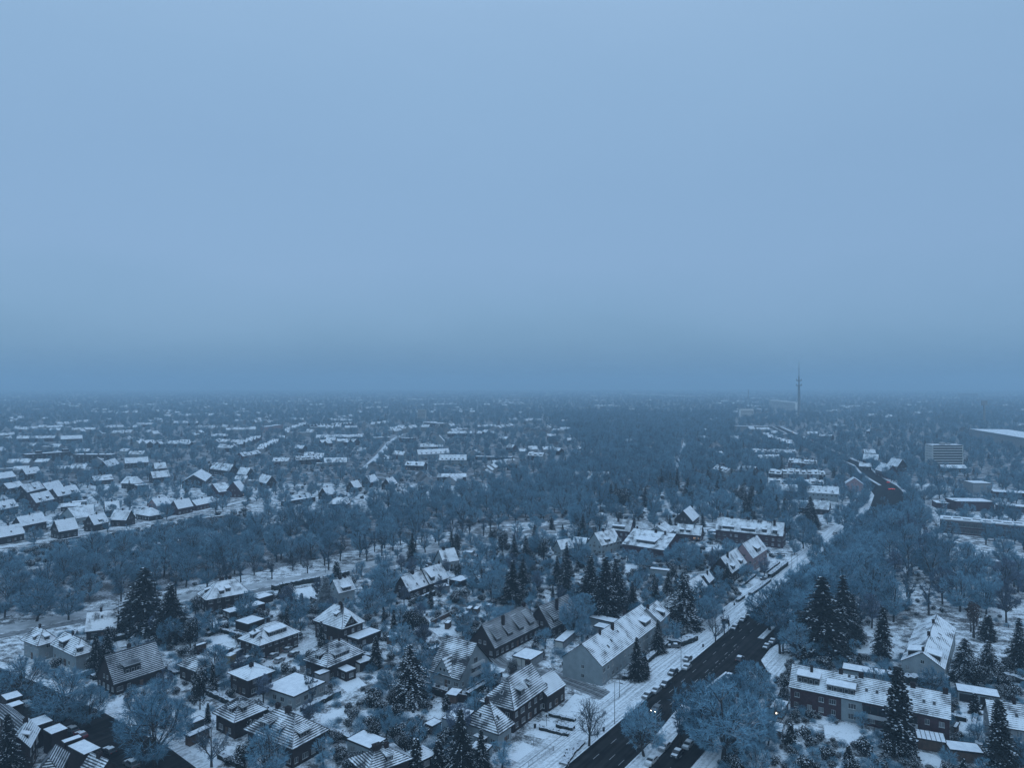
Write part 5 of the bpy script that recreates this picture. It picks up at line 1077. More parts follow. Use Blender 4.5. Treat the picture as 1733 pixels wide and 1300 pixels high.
I((445, 450), (605, 444), 10, 7, 420, 'wide snowy-roofed house standing alone behind the flat blocks')
I((915, 627), (1090, 617), 9, 5.4, 582, 'row house with ragged snowy roof right of the dark gable')
I((1135, 667), (1225, 660), 9, 5.2, 604, 'steep ragged-roofed house right of the row house', roof='rpatch')
I((690, 757), (835, 742), 9, 4, 713, 'low house with lumpy snowy roof below the dark gable', roof='rpatch')
I((880, 772), (1000, 776), 9, 4.6, 708, 'house with winged snowy roof beside the frosted round tree', hip=.6)
I((1120, 735), (1250, 722), 9, 4.4, 675, 'ragged snowy roof behind the frosted round tree', roof='rpatch')
house('long snowy roof sloping towards the brick twin gables', q('I', 1372, 733), q('I', 1505, 758), q('I', 1556, 712), 5.4, V('I', 1450, 688), ridge='y', roof='rfull', chim=(), cap=False)
house('left of the brick twin gables by the lane', q('I', 1510, 822), q('I', 1605, 838), 11, 4.8, V('I', 1560, 770), ridge='y', roof='rline', chim=(), wall='redbrick', cap=False)
house('right of the brick twin gables by the lane', q('J', 135, 830), q('J', 250, 832), 11, 4.8, V('J', 190, 755), ridge='y', roof='rfull', chim=(), wall='redbrick', cap=False, lit=(1,))
flat('left flat-roofed apartment block with two roof housings', q('I', 190, 562), q('I', 520, 540), 12, 9.5, cat='apartment block', name='apartment_block', windows=10, boxes=((.25, .3, 6, 5, 3), (.85, .3, 6, 5, 3)), land='the flat apartment blocks')
flat('right flat-roofed apartment block with small chimneys', q('I', 532, 562), q('I', 815, 562), 12, 9.5, cat='apartment block', name='apartment_block', windows=9, boxes=((.25, .3, 1.2, 1.2, 1.5), (.6, .3, 1.2, 1.2, 1.5), (.75, .5, 1.2, 1.2, 1.5)))
flat('flat white building left of the tall apartment house', q('I', 520, 915), q('I', 640, 905), 8, 4, cat='house', name='flat_roofed_house', wall='white', windows=2)
flat('flat-roofed low house behind the winged roof', q('I', 1000, 790), q('I', 1095, 782), 9, 4.6, cat='house', name='flat_roofed_house', windows=3)
flat('pale bus or caravan-like low hut beside the lane in the trees', q('I', 1475, 1030), q('I', 1650, 1008), 3, 2.6, cat='hut', name='hut', wall='grey', windows=3)
for a_, b_, w_, ez_, rv_, lb, kw in (((365, 757), (435, 775), 10, 4.4, 700, 'dark gable facing the lane with two-tone roof', {}), ((215, 705), (290, 712), 10, 4.6, 640, 'steep snowy roof beside the dark conifer', {}), ((20, 665), (165, 684), 10, 5, 604, 'long ragged-snow roof amid round frosted trees', {'roof': 'rpatch'}),
    ((885, 862), (950, 845), 9, 3.4, 785, 'steep A-frame roof with dark gable in the trees', {}), ((1085, 810), (1140, 797), 9, 3.6, 748, 'narrow bright roof slope left of the sharp dark gable', {}), ((1200, 768), (1262, 752), 9, 4.4, 692, 'sharp dark gable with bright right slope', {}),
    ((1350, 790), (1400, 770), 9, 3.8, 700, 'bright steep roof half hidden behind conifers', {}), ((1450, 640), (1590, 645), 10, 5, 612, 'long house with two dormers and a warm window', {'lit': (1,), 'dorm': ((0, .15, .2, 2, 1.4, 'g'), (0, .6, .2, 2, 1.4, 'g'))})):
    I(a_, b_, w_, ez_, rv_, lb, k='J', **kw)
I((880, 925), (1030, 925), 12, 3.0, 872, 'pyramid roof just showing above the wood', k='J', hip=1)
flat('long flat roof with parapet at the edge of the wood', q('J', 578, 908), q('J', 800, 872), 6, 3.6, cat='house', name='flat_roofed_house')
I((150, 648), (345, 645), 9, 4.6, 622, 'long snow roof with dark notches above the central wood', k='K', roof='rpatch')
I((165, 535), (345, 535), 9, 6, 492, 'long white terrace with many small windows', k='K', wall='white', dorm=tuple((0, .12+.15*i, .15, 1.6, 1.2, 'f') for i in range(6)), land='the long white terrace')
I((30, 500), (235, 490), 9, 6, 425, 'upper white terrace with gable at its right end', k='K', wall='white', dorm=tuple((0, .12+.15*i, .15, 1.6, 1.2, 'f') for i in range(6)))
I((125, 412), (200, 412), 10, 8, 372, 'bright pointed gable over the upper white terrace', k='K', ridge='y', wall='white')
flat('long flat roofline at the edge of the central wood', q('K', 400, 512), q('K', 640, 517), 9, 4, cat='house', name='flat_roofed_house', windows=5)
I((605, 572), (685, 572), 9, 4.6, 527, 'dark roof with three white-framed dormer windows', k='K', roof='rbare', dorm=((0, .2, .05, 1.4, 1.3, 'f'), (0, .5, .05, 1.4, 1.3, 'f'), (0, .8, .05, 1.4, 1.3, 'f')))
# G sheet: right of the wood
for a_, b_, w_, ez_, rv_, lb, kw in (((522, 478), (650, 484), 12, 6.5, 432, 'pinkish timbered gable house with bright roof edges at the road bend', {'ridge': 'y', 'wall': 'pink', 'land': 'the timbered gable at the bend'}),
    ((722, 380), (800, 402), 12, 6, 340, 'brick house with bright roof on the far side of the bend', {'land': 'the brick house across the bend', 'wall': 'redbrick'}), ((800, 350), (875, 362), 12, 6, 300, 'steep bright roof behind the brick house across the bend', {'ridge': 'x'}),
    ((640, 312), (745, 318), 10, 5.6, 275, 'snowy-roofed house with skylights beyond the bend', {}), ((615, 358), (700, 362), 8, 4, 335, 'low snowy roof beside the road beyond the bend', {}), ((650, 268), (730, 270), 10, 5.6, 242, 'furthest snowy house of the cluster beyond the bend', {}),
    ((1180, 372), (1350, 372), 10, 4.4, 347, 'low pale hall in front of the tower block', {'chim': ()}), ((0, 520), (200, 530), 10, 6, 478, 'left part of the long pale terrace above the trees', {'wall': 'white', 'dorm': tuple((0, .2+.2*i, .3, 1, 1, 's') for i in range(4)), 'land': 'the long pale terrace'}),
    ((260, 535), (480, 548), 10, 6, 492, 'right part of the long pale terrace above the trees', {'wall': 'white', 'dorm': tuple((0, .2+.2*i, .3, 1, 1, 's') for i in range(4))}), ((190, 640), (295, 645), 9, 3.6, 588, 'left of two smooth snowy roofs below the pale terrace', {}), ((300, 645), (412, 655), 9, 3.6, 582, 'right of two smooth snowy roofs below the pale terrace', {'roof': 'rline'})):
    I(a_, b_, w_, ez_, rv_, lb, k='G', **kw)
# rows of terraces further out; each house of a row its own
HN = [0]; ROWH = []
def row(k, x0, y0, x1, y1, n, sty='t', ez=5.5, wd=9, wall=None, roof=None):
    a = W3(Q(k, x0, y0), ez); b = W3(Q(k, x1, y1), ez); d = b-a; L = d.length/n; x = d.normalized(); y = Vector((-x.y, x.x, 0))
    r = random.Random(int(x0*y0)+n)
    for i in range(n):
        hw = L*(.98 if sty == 't' else .95); L_ = min(hw, 16); o = a + x*(i*L) + y*r.uniform(-.8, .8)
        wl = wall or r.choice(('brick', 'brick', 'redbrick', 'grey', 'white')); rf = roof or r.choice(('rfull', 'rfar', 'rfar', 'rpatch'))
        W_ = wd*r.uniform(.9, 1.1); lz = r.uniform(3.2, 4.6)*W_/9
        if sty == 's': qd = (o + x*L_, y, -x, W_, L_); lz = min(lz, L_*.6)
        else: qd = (o, x, y, L_, W_)
        near = o.y < 900; dm = ()
        if near and r.random() < .8: dm = ((0, .5, .2, r.choice((1.8, 3, 4)), 1.4, 'f'),)
        h = house(None, None, None, None, ez, 0, quad=qd, wall=wl, roof=rf, rise=lz, wins=near, dorm=dm, chim=((.5, 0, 1.),) if r.random() < .7 else (), cap=False, over=.2, edge='dark', wdens=3.5)
        h['category'] = 'house'; ROWH.append((h, o.y, wl, rf, sty))
for a in (('J', 265, 485, 412, 430, 5, 's'), ('J', 415, 520, 540, 460, 6, 's'), ('J', 610, 385, 740, 332, 6, 's'), ('J', 735, 352, 890, 352, 6, 's'), ('J', 930, 345, 1080, 335, 6, 's'), ('J', 920, 312, 1070, 312, 4), ('J', 1230, 340, 1380, 320, 4, 's'),
    ('J', 800, 435, 1150, 432, 8), ('J', 810, 475, 885, 480, 2, 's'), ('J', 1030, 472, 1120, 465, 2, 's'), ('J', 260, 575, 400, 550, 3), ('J', 650, 602, 850, 592, 5), ('J', 480, 612, 600, 612, 2), ('J', 1560, 505, 1733, 505, 5), ('J', 1360, 560, 1440, 565, 2), ('J', 1600, 335, 1730, 340, 3),
    ('J', 140, 380, 360, 375, 5), ('J', 570, 305, 710, 305, 4), ('J', 640, 515, 700, 520, 1), ('I', 0, 420, 110, 415, 3), ('I', 120, 445, 400, 440, 7), ('I', 90, 375, 210, 378, 3), ('I', 360, 383, 440, 383, 2), ('I', 520, 380, 700, 378, 4), ('I', 760, 365, 910, 358, 3), ('I', 1000, 342, 1130, 340, 3),
    ('I', 1270, 330, 1450, 330, 5), ('I', 1480, 365, 1600, 365, 3), ('I', 970, 480, 1180, 485, 4, 's'), ('I', 1200, 482, 1390, 485, 4), ('I', 1550, 428, 1680, 425, 3), ('I', 870, 535, 940, 540, 1), ('I', 940, 560, 1050, 560, 2), ('I', 1590, 510, 1700, 515, 2), ('I', 1530, 655, 1690, 660, 4, 's'),
    ('K', 60, 295, 150, 297, 2), ('K', 220, 362, 380, 362, 4), ('K', 420, 318, 540, 315, 3), ('K', 440, 362, 520, 345, 2, 's'), ('K', 550, 390, 600, 398, 2), ('K', 600, 452, 650, 460, 1), ('K', 740, 505, 840, 510, 3), ('K', 870, 380, 930, 380, 2), ('K', 910, 470, 950, 475, 1), ('K', 1000, 408, 1030, 408, 1), ('K', 1080, 466, 1130, 462, 1, 's'), ('K', 1300, 335, 1380, 335, 2), ('K', 1380, 415, 1440, 415, 2),
    ('H', 210, 350, 290, 368, 4, 's'), ('H', 220, 390, 290, 392, 2), ('H', 330, 390, 410, 393, 4), ('H', 520, 375, 640, 415, 6, 's'), ('H', 470, 452, 680, 457, 8), ('H', 500, 480, 600, 483, 4), ('H', 640, 500, 760, 508, 5), ('H', 280, 462, 325, 468, 1, 's'), ('H', 240, 498, 285, 502, 1, 's'), ('H', 400, 535, 482, 543, 2), ('H', 290, 530, 355, 548, 3), ('H', 780, 378, 840, 382, 2), ('H', 850, 330, 900, 335, 2), ('H', 1000, 355, 1050, 360, 1), ('H', 1240, 268, 1300, 270, 3), ('H', 1600, 280, 1640, 284, 2),
    ('G', 0, 405, 90, 412, 2), ('G', 95, 408, 390, 415, 7), ('G', 0, 470, 380, 482, 8, 't', 5.5, 9, 'white'), ('G', 140, 330, 330, 340, 5)):
    row(*a)
# landmarks on the skyline
tv = W3(Q('H', 697, 283)); 
root = empty('broadcast_tower', (tv.x*.995, tv.y, 0)); tag(root, 'tall slender broadcasting tower with platforms and antenna', 'tower'); LAND.append((1355, 660, 'the broadcasting tower'))
sct = tv.y/1201
b = MB(); b.tube((0, 0, 0), (0, 0, 86), 4.2, 2.9, 14); b.build('shaft', [M['metal']], root)
for z0, rr_ in ((84, 8.5), (98, 8.0)):
    b = MB(); b.tube((0, 0, z0), (0, 0, z0+1.4), 2.8, rr_, 16, 0, True); b.tube((0, 0, z0+1.4), (0, 0, z0+3.4), rr_, rr_, 16, 0, True); b.build('platform', [M['metal']], root)
    for s_ in (1, -1): b = MB(); b.tube((s_*(rr_-1), 0, z0+3), (s_*(rr_-1), 0, z0+7), .8, .6, 5, 0, True); b.build('antenna', [M['metal']], root)
b = MB(); b.tube((0, 0, 86), (0, 0, 112), 2.3, 1.7, 10); b.tube((0, 0, 112), (0, 0, 138), 1.1, .8, 8); b.tube((0, 0, 138), (0, 0, 160), .6, .35, 6); b.build('antenna_mast', [M['metal']], root)
fl = W3(Q('H', 1549, 338)); root = empty('floodlight_mast', (fl.x, fl.y, 0)); tag(root, 'stadium floodlight mast with square lamp head', 'floodlight mast')
zt = CAMH-(678-HV)*fl.y/1201
b = MB(); b.tube((0, 0, 0), (0, 0, zt-7), 2.6, 1.7, 10); b.build('pole', [M['grey']], root)
b = MB(); b.box(-6, -.8, zt-10, 6, .8, zt); b.build('lamp_head', [M['grey']], root)
flat('stadium stand with broad white roof at the right edge', q('H', 1478, 345), q('H', 1760, 392), 55, 16, cat='stadium', name='stadium_stand', wall='grey', th=3, land='the stadium stand', edge='metal')
for a_, b_, z_, dp, wl, nw, lb, nm_ in ((('H', 552, 210), ('H', 672, 222), 34, 16, 'bright', 14, 'wide pale high-rise slab left of the broadcasting tower', 'apartment_tower'), (('H', 420, 252), ('H', 480, 252), 26, 14, 'bright', 7, 'small pale tower block left of the wide high-rise slab', 'apartment_tower'), (('H', 390, 332), ('H', 550, 334), 11, 14, 'grey', 12, 'long low block with bright roof below the high-rises', 'apartment_block'),
    (('J', 440, 358), ('J', 560, 340), 11, 12, 'pink', 5, 'pinkish block with lighter roof beyond the sawtooth terraces', 'apartment_block'), (('J', 1220, 438), ('J', 1345, 436), 6, 16, 'grey', 5, 'flat-roofed block with layered bright edges near the far street', 'hall'), (('J', 1410, 440), ('J', 1512, 442), 7, 12, 'redbrick', 4, 'dark flat block right of the far street', 'hall'), (('J', 1590, 325), ('J', 1733, 335), 9, 12, 'brick', 5, 'dark long block right of the zigzag gables', 'hall'), (('J', 1545, 232), ('J', 1605, 232), 30, 12, 'pale', 4, 'square white church-like tower in the far trees', 'apartment_tower'),
    (('K', 1410, 105), ('K', 1780, 118), 12, 60, 'grey', 0, 'very long pale factory roof near the horizon', 'factory_hall'), (('K', 600, 125), ('K', 750, 125), 12, 40, 'grey', 0, 'long bright hall roof near the horizon, centre', 'factory_hall'), (('K', 75, 108), ('K', 170, 108), 12, 40, 'grey', 0, 'long bright hall roof near the horizon, left of centre', 'factory_hall'), (('I', 230, 230), ('I', 380, 228), 9, 30, 'grey', 0, 'long thin roof line far off at left', 'factory_hall'), (('J', 540, 140), ('J', 680, 142), 12, 40, 'grey', 0, 'faint long hall roof near the left horizon', 'factory_hall'), (('K', 520, 162), ('K', 750, 170), 10, 30, 'grey', 0, 'broken line of bright hall roofs at centre distance', 'factory_hall'), (('H', 1445, 180), ('H', 1520, 180), 30, 40, 'grey', 6, 'dim large block almost lost in haze above the stadium', 'apartment_block')):
    o = flat(lb, q(*a_), q(*b_), dp, z_, cat='building', name=nm_, wall=wl, over=.05, windows=nw if z_ < 20 else 0, th=.8)
    if z_ > 20 and nw:
        L_, W_, H_ = dims(o)
        for f_ in range(int(z_/3)-1):
            g = MB(); g.box(.8, -.08, 2+f_*3, L_-.8, .06, 3.5+f_*3); g.build('window', [M['glass']], o)
b = MB(); b.tube((0, 0, 0), (0, 0, 62), 2.6, 1.8, 10); p = W3(Q('H', 456, 222)); o = b.build('factory_chimney', [M['grey']], loc=(p.x, p.y, 0)); tag(o, 'thin factory chimney left of the high-rise slab', 'chimney')
# ================================================================ TREES
def T(kind, k, x, y, h, rw=1.0, label=None): return plantpx(kind, Q(k, x, y), h, rw, label)
# boundary hedges between the plots
HEDG = []; rh_ = random.Random(17)
for (ax, ay, xx, xy, yx, yy, L, W_, m_) in list(FOOT):
    if L < 7.5 or W_ < 6.5 or ay > 420: continue
    for side in range(4):
        if rh_.random() < .45: continue
        g_ = rh_.uniform(3.2, 6); a0, a1 = -g_, L+g_; b0, b1 = -g_, W_+g_
        s0, s1 = {0: ((a0, b0), (a1, b0)), 1: ((a1, b0), (a1, b1)), 2: ((a1, b1), (a0, b1)), 3: ((a0, b1), (a0, b0))}[side]
        f0 = rh_.uniform(0, .3); f1 = rh_.uniform(.6, 1)
        P_ = [(s0[0]+(s1[0]-s0[0])*f, s0[1]+(s1[1]-s0[1])*f) for f in (f0, (f0+f1)/2, f1)]; Wp = [(ax+xx*u+yx*v, ay+xy*u+yy*v) for u, v in P_]
        if any(inside_foot(*p, .8) or onroad(*p, 1) for p in Wp) or any(inside_foot((Wp[i][0]+Wp[i+1][0])/2, (Wp[i][1]+Wp[i+1][1])/2, .8) or onroad((Wp[i][0]+Wp[i+1][0])/2, (Wp[i][1]+Wp[i+1][1])/2, 1) for i in (0, 1)): continue
        h = hedge(None, Wp, rh_.uniform(.9, 1.8), rh_.uniform(.9, 2.0)); h['category'] = 'hedge'; h['group'] = 'garden hedges'; u, v = proj(Vector((*Wp[1], 0))); HEDG.append((h, 'dark snow-topped garden hedge', u, v))
# conifers
T('spruce', 'X', 245, 1066, 23, 1.45, 'tallest dark spruce of the pair by the park lawn'); T('spruce', 'X', 288, 1084, 20, 1.35, 'slightly shorter dark spruce right of the tallest by the park lawn')
T('round', 'X', 322, 1098, 11, .8, 'snow-flecked evergreen at the foot of the two large spruces'); T('spruce', 'X', 162, 1138, 12, .9); T('spruce', 'X', 182, 1136, 14, .8)
T('round', 'A', 1100, 980, 12.5, .55, 'dark columnar evergreen in front of the low hipped house'); T('smallfir', 'B', 712, 272, 9); T('bluefir', 'B', 655, 440, 14, 1.15, 'frosty dense fir beside the half-hidden pale house'); T('spruce', 'B', 1130, 170, 15, .85); T('spruce', 'B', 1345, 125, 12, .9)
T('round', 'B', 1380, 118, 11, .7); T('narrow', 'B', 930, 755, 11, 1.1, 'dense snow-flecked fir beside the ribbon-dormer house'); T('snowspruce', 'B', 1115, 950, 17, 1.15, 'big spruce with drooping white branches left of the white modern gable')
T('round', 'B', 1130, 560, 10, 1.1, 'rounded dark pine-like evergreen left of the allotment'); T('round', 'B', 1200, 560, 7, .8); T('spruce', 'C', 405, 1310, 14, .85, 'snow-dotted spruce in front of the railed white annex'); T('spruce', 'C', 545, 1330, 10, .85, 'smaller spruce right of the one at the railed annex'); T('smallfir', 'C', 100, 1330, 8, .9); T('smallfir', 'C', 250, 1320, 7, 1); T('smallfir', 'C', 305, 905, 4.6, 1.1, 'tiny snow-covered fir by the annex terrace')
T('spruce', 'D', 860, 505, 11, .9); T('spruce', 'D', 715, 690, 13, .9, 'spruce standing against the long white terrace'); T('smallfir', 'D', 770, 660, 6, 1)
for x, y, h in ((1000, 1030, 21), (1025, 1048, 24), (1042, 1030, 20), (1012, 1050, 15), (1000, 1012, 18), (1070, 1040, 13), (890, 955, 14), (905, 935, 15), (870, 948, 13), (850, 935, 12), (835, 925, 11), (920, 950, 12), (868, 1022, 18), (885, 1005, 15), (955, 1010, 16), (943, 990, 13)): T('spruce' if h > 12 else 'round', 'X', x, y, h, 1.05 if h > 18 else .95)
T('spruce', 'F', 300, 438, 13, .95); T('spruce', 'F', 205, 690, 17, .85); T('snowspruce', 'F', 895, 985, 20, 1.2, 'great spruce with wide drooping branches above the hedged drive'); T('spruce', 'F', 720, 815, 11, .8); T('spruce', 'F', 595, 895, 10, .9); T('spruce', 'F', 800, 800, 11, .9); T('spruce', 'F', 1145, 742, 11, .95, 'spruce in front of the dark gable beside the pink house')
T('round', 'F', 525, 300, 18, 1.15, 'huge rounded dark evergreen above the pale bungalow'); T('round', 'F', 575, 290, 11, 1); T('spruce', 'F', 760, 150, 16, .9); T('spruce', 'F', 820, 210, 15, .9); T('spruce', 'F', 915, 230, 17, 1.1); T('narrow', 'F', 852, 170, 18, .8); T('round', 'F', 975, 140, 14, 1); T('spruce', 'F', 1275, 335, 19, .9); T('spruce', 'F', 1435, 335, 16, .8); T('round', 'F', 830, 270, 9); T('round', 'F', 905, 280, 8)
T('spruce', 'E', 430, 490, 26, 1.25, 'tallest dark spruce right of the main road'); T('spruce', 'E', 560, 420, 24, 1.0, 'second tall dark spruce right of the main road'); T('spruce', 'E', 620, 415, 17, 1.0); T('spruce', 'E', 380, 450, 15, 1); T('narrow', 'E', 822, 520, 17, 1.1, 'slender spruce between garden lawn and white gable at right')
T('narrow', 'E', 915, 1125, 21, 1.1, 'columnar conifer rising in front of the long brick terrace'); T('narrow', 'E', 1570, 1260, 17, 1.15); T('snowspruce', 'E', 1350, 660, 13, 1.5, 'wide snow-laden yew beside the white gable at right'); T('snowspruce', 'E', 1500, 650, 12, 1.35); T('round', 'E', 1420, 700, 8, 1.2); T('spruce', 'E', 1700, 580, 16, .9); T('smallfir', 'E', 1500, 400, 9, 1.2)
T('spruce', 'O', 70, 1160, 15, 1.0, 'dark drooping spruce cut by the bottom left corner'); T('ivy', 'S', 880, 1200, 15, 1.0, 'trunk wrapped in brown ivy, right of its twin'); T('ivy', 'S', 830, 1100, 13, .7, 'ivy-wrapped trunk leaning left in the snowy meadow')
# hand-placed bare trees
for a in (('broad', 'X', 103, 1232, 15, 1.15, 'large frosted tree over the left street, upper'), ('broad', 'X', 150, 1232, 11, .95, 'smaller frosted tree beside the left street'), ('broad', 'X', 262, 1296, 16, 1.2, 'huge dense frosted tree at the bottom left'), ('broad', 'X', 232, 1262, 12, 1, 'frosted tree merging into the huge one at bottom left'), ('broad', 'X', 40, 1190, 13, 1.1), ('broad', 'X', 62, 1052, 16, 1.1, 'rounded frosted tree at the left lane'), ('broad', 'X', 116, 1050, 12, 1.1, 'spreading frosted tree on the park lawn near the steep house'), ('tall', 'X', 8, 1046, 14, 1),
    ('clear', 'X', 358, 1300, 10.5, 1), ('clear', 'X', 997, 1264, 11.5, 1.05, 'solitary clear-branched tree at the kerb by the forecourt'), ('broad', 'X', 1090, 1282, 13, .95, 'frosted kerb tree on the median, bottom centre'), ('slim', 'X', 1152, 1262, 11, 1.3), ('broad', 'X', 1190, 1262, 16, 1.05, 'large frosted tree at the service lane'), ('broad', 'X', 1224, 1290, 18, 1.2, 'largest frosted tree at the bottom right of the road'), ('broad', 'X', 1262, 1278, 15, 1), ('broad', 'X', 1245, 1230, 13, 1), ('broad', 'X', 1210, 1212, 11, .95), ('broad', 'X', 1282, 1200, 12, .9), ('small', 'X', 1300, 1262, 7, 1.2), ('broad', 'X', 1270, 1180, 10, 1),
    ('clear', 'X', 1211, 1088, 10, .85), ('slim', 'X', 1226, 1075, 9, .9), ('broad', 'X', 972, 1078, 14, .85, 'feathery tree in front of the dark steep house'), ('slim', 'X', 1320, 1108, 13, 1.2), ('slim', 'X', 1325, 1106, 12, 1), ('broad', 'L', 1308, 458, 12, .9, 'left of two spreading trees on the far verge'), ('broad', 'L', 1352, 445, 10, .8, 'right of two spreading trees on the far verge'), ('broad', 'L', 1605, 215, 15, 1), ('small', 'X', 850, 1300, 6, 1.3, 'low snowy twig tree at the bottom edge by the white fence'), ('small', 'D', 290, 395, 7, 1),
    ('broad', 'B', 970, 430, 13, 1), ('broad', 'B', 900, 480, 11, 1.1), ('broad', 'B', 860, 440, 10, 1), ('broad', 'B', 1000, 330, 13, 1.1), ('dull', 'B', 1190, 640, 8, 1.1), ('small', 'B', 1060, 500, 7, 1.2), ('broad', 'N', 1180, 690, 16, 1.25, 'broad frosted tree right of the long steep double house'), ('broad', 'N', 1290, 810, 13, 1), ('slim', 'B', 560, 905, 8, .9), ('slim', 'B', 580, 950, 7, .9), ('broad', 'L', 60, 560, 13, 1.2), ('broad', 'L', 170, 600, 8, 1.2), ('broad', 'F', 870, 640, 13, 1.3, 'large frosted tree in front of the wide brick house'), ('broad', 'F', 640, 640, 9, 1.2), ('small', 'F', 560, 590, 7, 1.2),
    ('broad', 'F', 1080, 340, 17, 1.3, 'broad frosted crown rising behind the apartment block'), ('broad', 'F', 1000, 345, 13, 1.1), ('broad', 'F', 1180, 320, 15, 1.1), ('broad', 'F', 1360, 340, 16, 1.2), ('broad', 'F', 1520, 460, 13, 1), ('broad', 'F', 1500, 440, 13, .9), ('broad', 'F', 710, 250, 12, 1.1), ('broad', 'F', 500, 350, 12, .9), ('broad', 'F', 270, 620, 14, 1), ('broad', 'F', 40, 560, 14, 1), ('broad', 'F', 330, 640, 11, 1.1), ('broad', 'F', 1100, 800, 7, 1.3), ('broad', 'F', 1040, 950, 9, 1.2), ('broad', 'X', 1215, 1032, 9, .9)):
    T(*a)
# main-road trees: right-hand side and median crowns overlapping the carriageway
rt = random.Random(5)
for i, s in enumerate(range(122, 346, 13)):
    for t_, kd, h in ((11.8, 'broad', 13.5), (25.5, 'broad', 15.5)):
        p = RC(s+rt.uniform(-3, 3), t_+rt.uniform(-.6, .6)); plant(kd, p[0], p[1], h*rt.uniform(.9, 1.12), rt.uniform(1.1, 1.3))
for s in (100, 112): p = RC(s, 27); plant('broad', p[0], p[1], 12, 1)
ROADT = []
for i in range(9, len(KL)-2):
    a, b = Vector(KL[i]), Vector(KL[i+1]); l = (b-a).length; dd_ = (b-a)/l; nn_ = Vector((dd_.y, -dd_.x))
    for k in range(int(l/9)):
        for t_ in (-5, 10.8, 27):
            if t_ == 10.8 and 480 < a.y < 720: continue
            if rt.random() < (.85 if t_ != 10.8 else .5): p = a+dd_*(k*9+rt.uniform(-2, 2))+nn_*(t_+rt.uniform(-1, 1)); ROADT.append(('broad', p.x, p.y, rt.uniform(8, 11)))
# scatter helpers
PT = [(o[0].location.x, o[0].location.y) for o in PLANTS]
grid = {}
def gadd(x, y): grid.setdefault((int(x//8), int(y//8)), []).append((x, y))
for p in PT: gadd(*p)
def gfree(x, y, d):
    c = int(d//8)+1; i, j = int(x//8), int(y//8)
    return not any(math.hypot(x-a, y-b) < d for k in range(i-c, i+c+1) for l in range(j-c, j+c+1) for a, b in grid.get((k, l), ()))
def screens(x, y, r, pr=.8):
    return any(inside_foot(x*(1+q/y), y+q, 1) for q in (7, 14, 22)) and r.random() < pr
def scatter(P, n, d, kinds, hr, mg=1.0, seed=1, roadmg=0.5, clear=0):
    r = random.Random(seed); xs = [p[0] for p in P]; ys = [p[1] for p in P]; out_ = []
    for _ in range(n*14):
        if len(out_) >= n: break
        x, y = r.uniform(min(xs), max(xs)), r.uniform(min(ys), max(ys))
        if not inpoly(x, y, P) or inlawn(x, y) or not gfree(x, y, d) or inside_foot(x, y, mg) or onroad(x, y, roadmg): continue
        if clear and screens(x, y, r, clear): continue
        gadd(x, y); kd = r.choice(kinds); h = r.uniform(*hr) if not isinstance(hr, dict) else r.uniform(*hr[kd]); out_.append((kd, x, y, h))
    return out_
HT = {'broad': (11, 16), 'tall': (15, 20), 'dull': (12, 16), 'slim': (12, 17), 'spruce': (11, 18), 'small': (5, 8.5), 'shrub': (1.6, 4.2), 'bush': (1.6, 3.6), 'smallfir': (4, 8), 'round': (6, 11), 'narrow': (7, 13), 'clear': (8, 11)}
W1 = scatter(wood1, 560, 6.4, ['tall', 'broad', 'broad', 'broad', 'broad', 'dull', 'slim'], {'tall': (12, 15), 'broad': (9.5, 13.5), 'dull': (10, 13), 'slim': (11, 14)}, seed=2)
W2 = scatter(wood2, 80, 8, ['tall', 'tall', 'broad', 'slim', 'dull'], HT, seed=3, clear=.75)
big = [g2('X', *p) for p in ((880, 880), (1010, 850), (1130, 830), (1230, 790), (1330, 800), (1400, 850), (1380, 900), (1300, 880), (1200, 875), (1100, 880), (1000, 905))]
W3_ = scatter(big, 130, 6.5, ['broad', 'broad', 'tall', 'round', 'spruce'], HT, mg=2, seed=4, clear=.8)
rgt = [g2('X', *p) for p in ((1560, 850), (1800, 790), (1850, 850), (1800, 885), (1600, 895))]
W4 = scatter(rgt, 40, 9, ['broad', 'tall'], {'broad': (8, 12), 'tall': (10, 13)}, mg=3, seed=5, clear=.8)
park = [g2('X', *p) for p in ((180, 1030), (424, 990), (541, 970), (658, 945), (780, 918), (860, 900), (840, 893), (640, 928), (420, 975), (200, 1015))]
W4 += scatter([g2('X', *p) for p in ((1575, 925), (1590, 905), (1800, 912), (1800, 985), (1610, 960))], 16, 9, ['broad', 'tall'], {'broad': (9, 13), 'tall': (11, 14)}, seed=77)
W5 = scatter(park, 40, 7, ['slim', 'slim', 'tall', 'clear'], {'slim': (11, 15), 'tall': (13, 16), 'clear': (9, 12)}, seed=6, roadmg=3)
# garden planting between the near houses
def gp(*p): return [g2('X', *a) for a in p]
gard = gp((20, 1135), (100, 1075), (420, 1015), (800, 935), (1000, 900), (1160, 900), (1330, 940), (1290, 985), (1150, 1100), (1050, 1130), (960, 1170), (760, 1290), (640, 1320), (380, 1320), (300, 1290))
G1 = scatter(gard, 250, 4.2, ['small', 'small', 'small', 'small', 'broad', 'dull', 'bush', 'round', 'smallfir', 'narrow'], {'small': (4.5, 9), 'broad': (8, 12), 'dull': (7, 10), 'bush': (2, 4), 'round': (4, 8), 'smallfir': (4, 7), 'narrow': (5, 9)}, mg=1.6, seed=7, roadmg=1)
G2 = scatter(gard, 230, 2.6, ['shrub', 'shrub', 'bush'], HT, mg=.8, seed=8, roadmg=.8)
gr2 = gp((1300, 1110), (1400, 1110), (1600, 1120), (1760, 1150), (1780, 1330), (1210, 1330), (1230, 1250))
G3 = scatter(gr2, 34, 4.5, ['small', 'bush', 'round', 'smallfir', 'broad'], {'small': (4, 7), 'broad': (7, 9), 'bush': (2, 3.6), 'round': (3, 6), 'smallfir': (3, 6)}, mg=1.2, seed=9, roadmg=1.5)
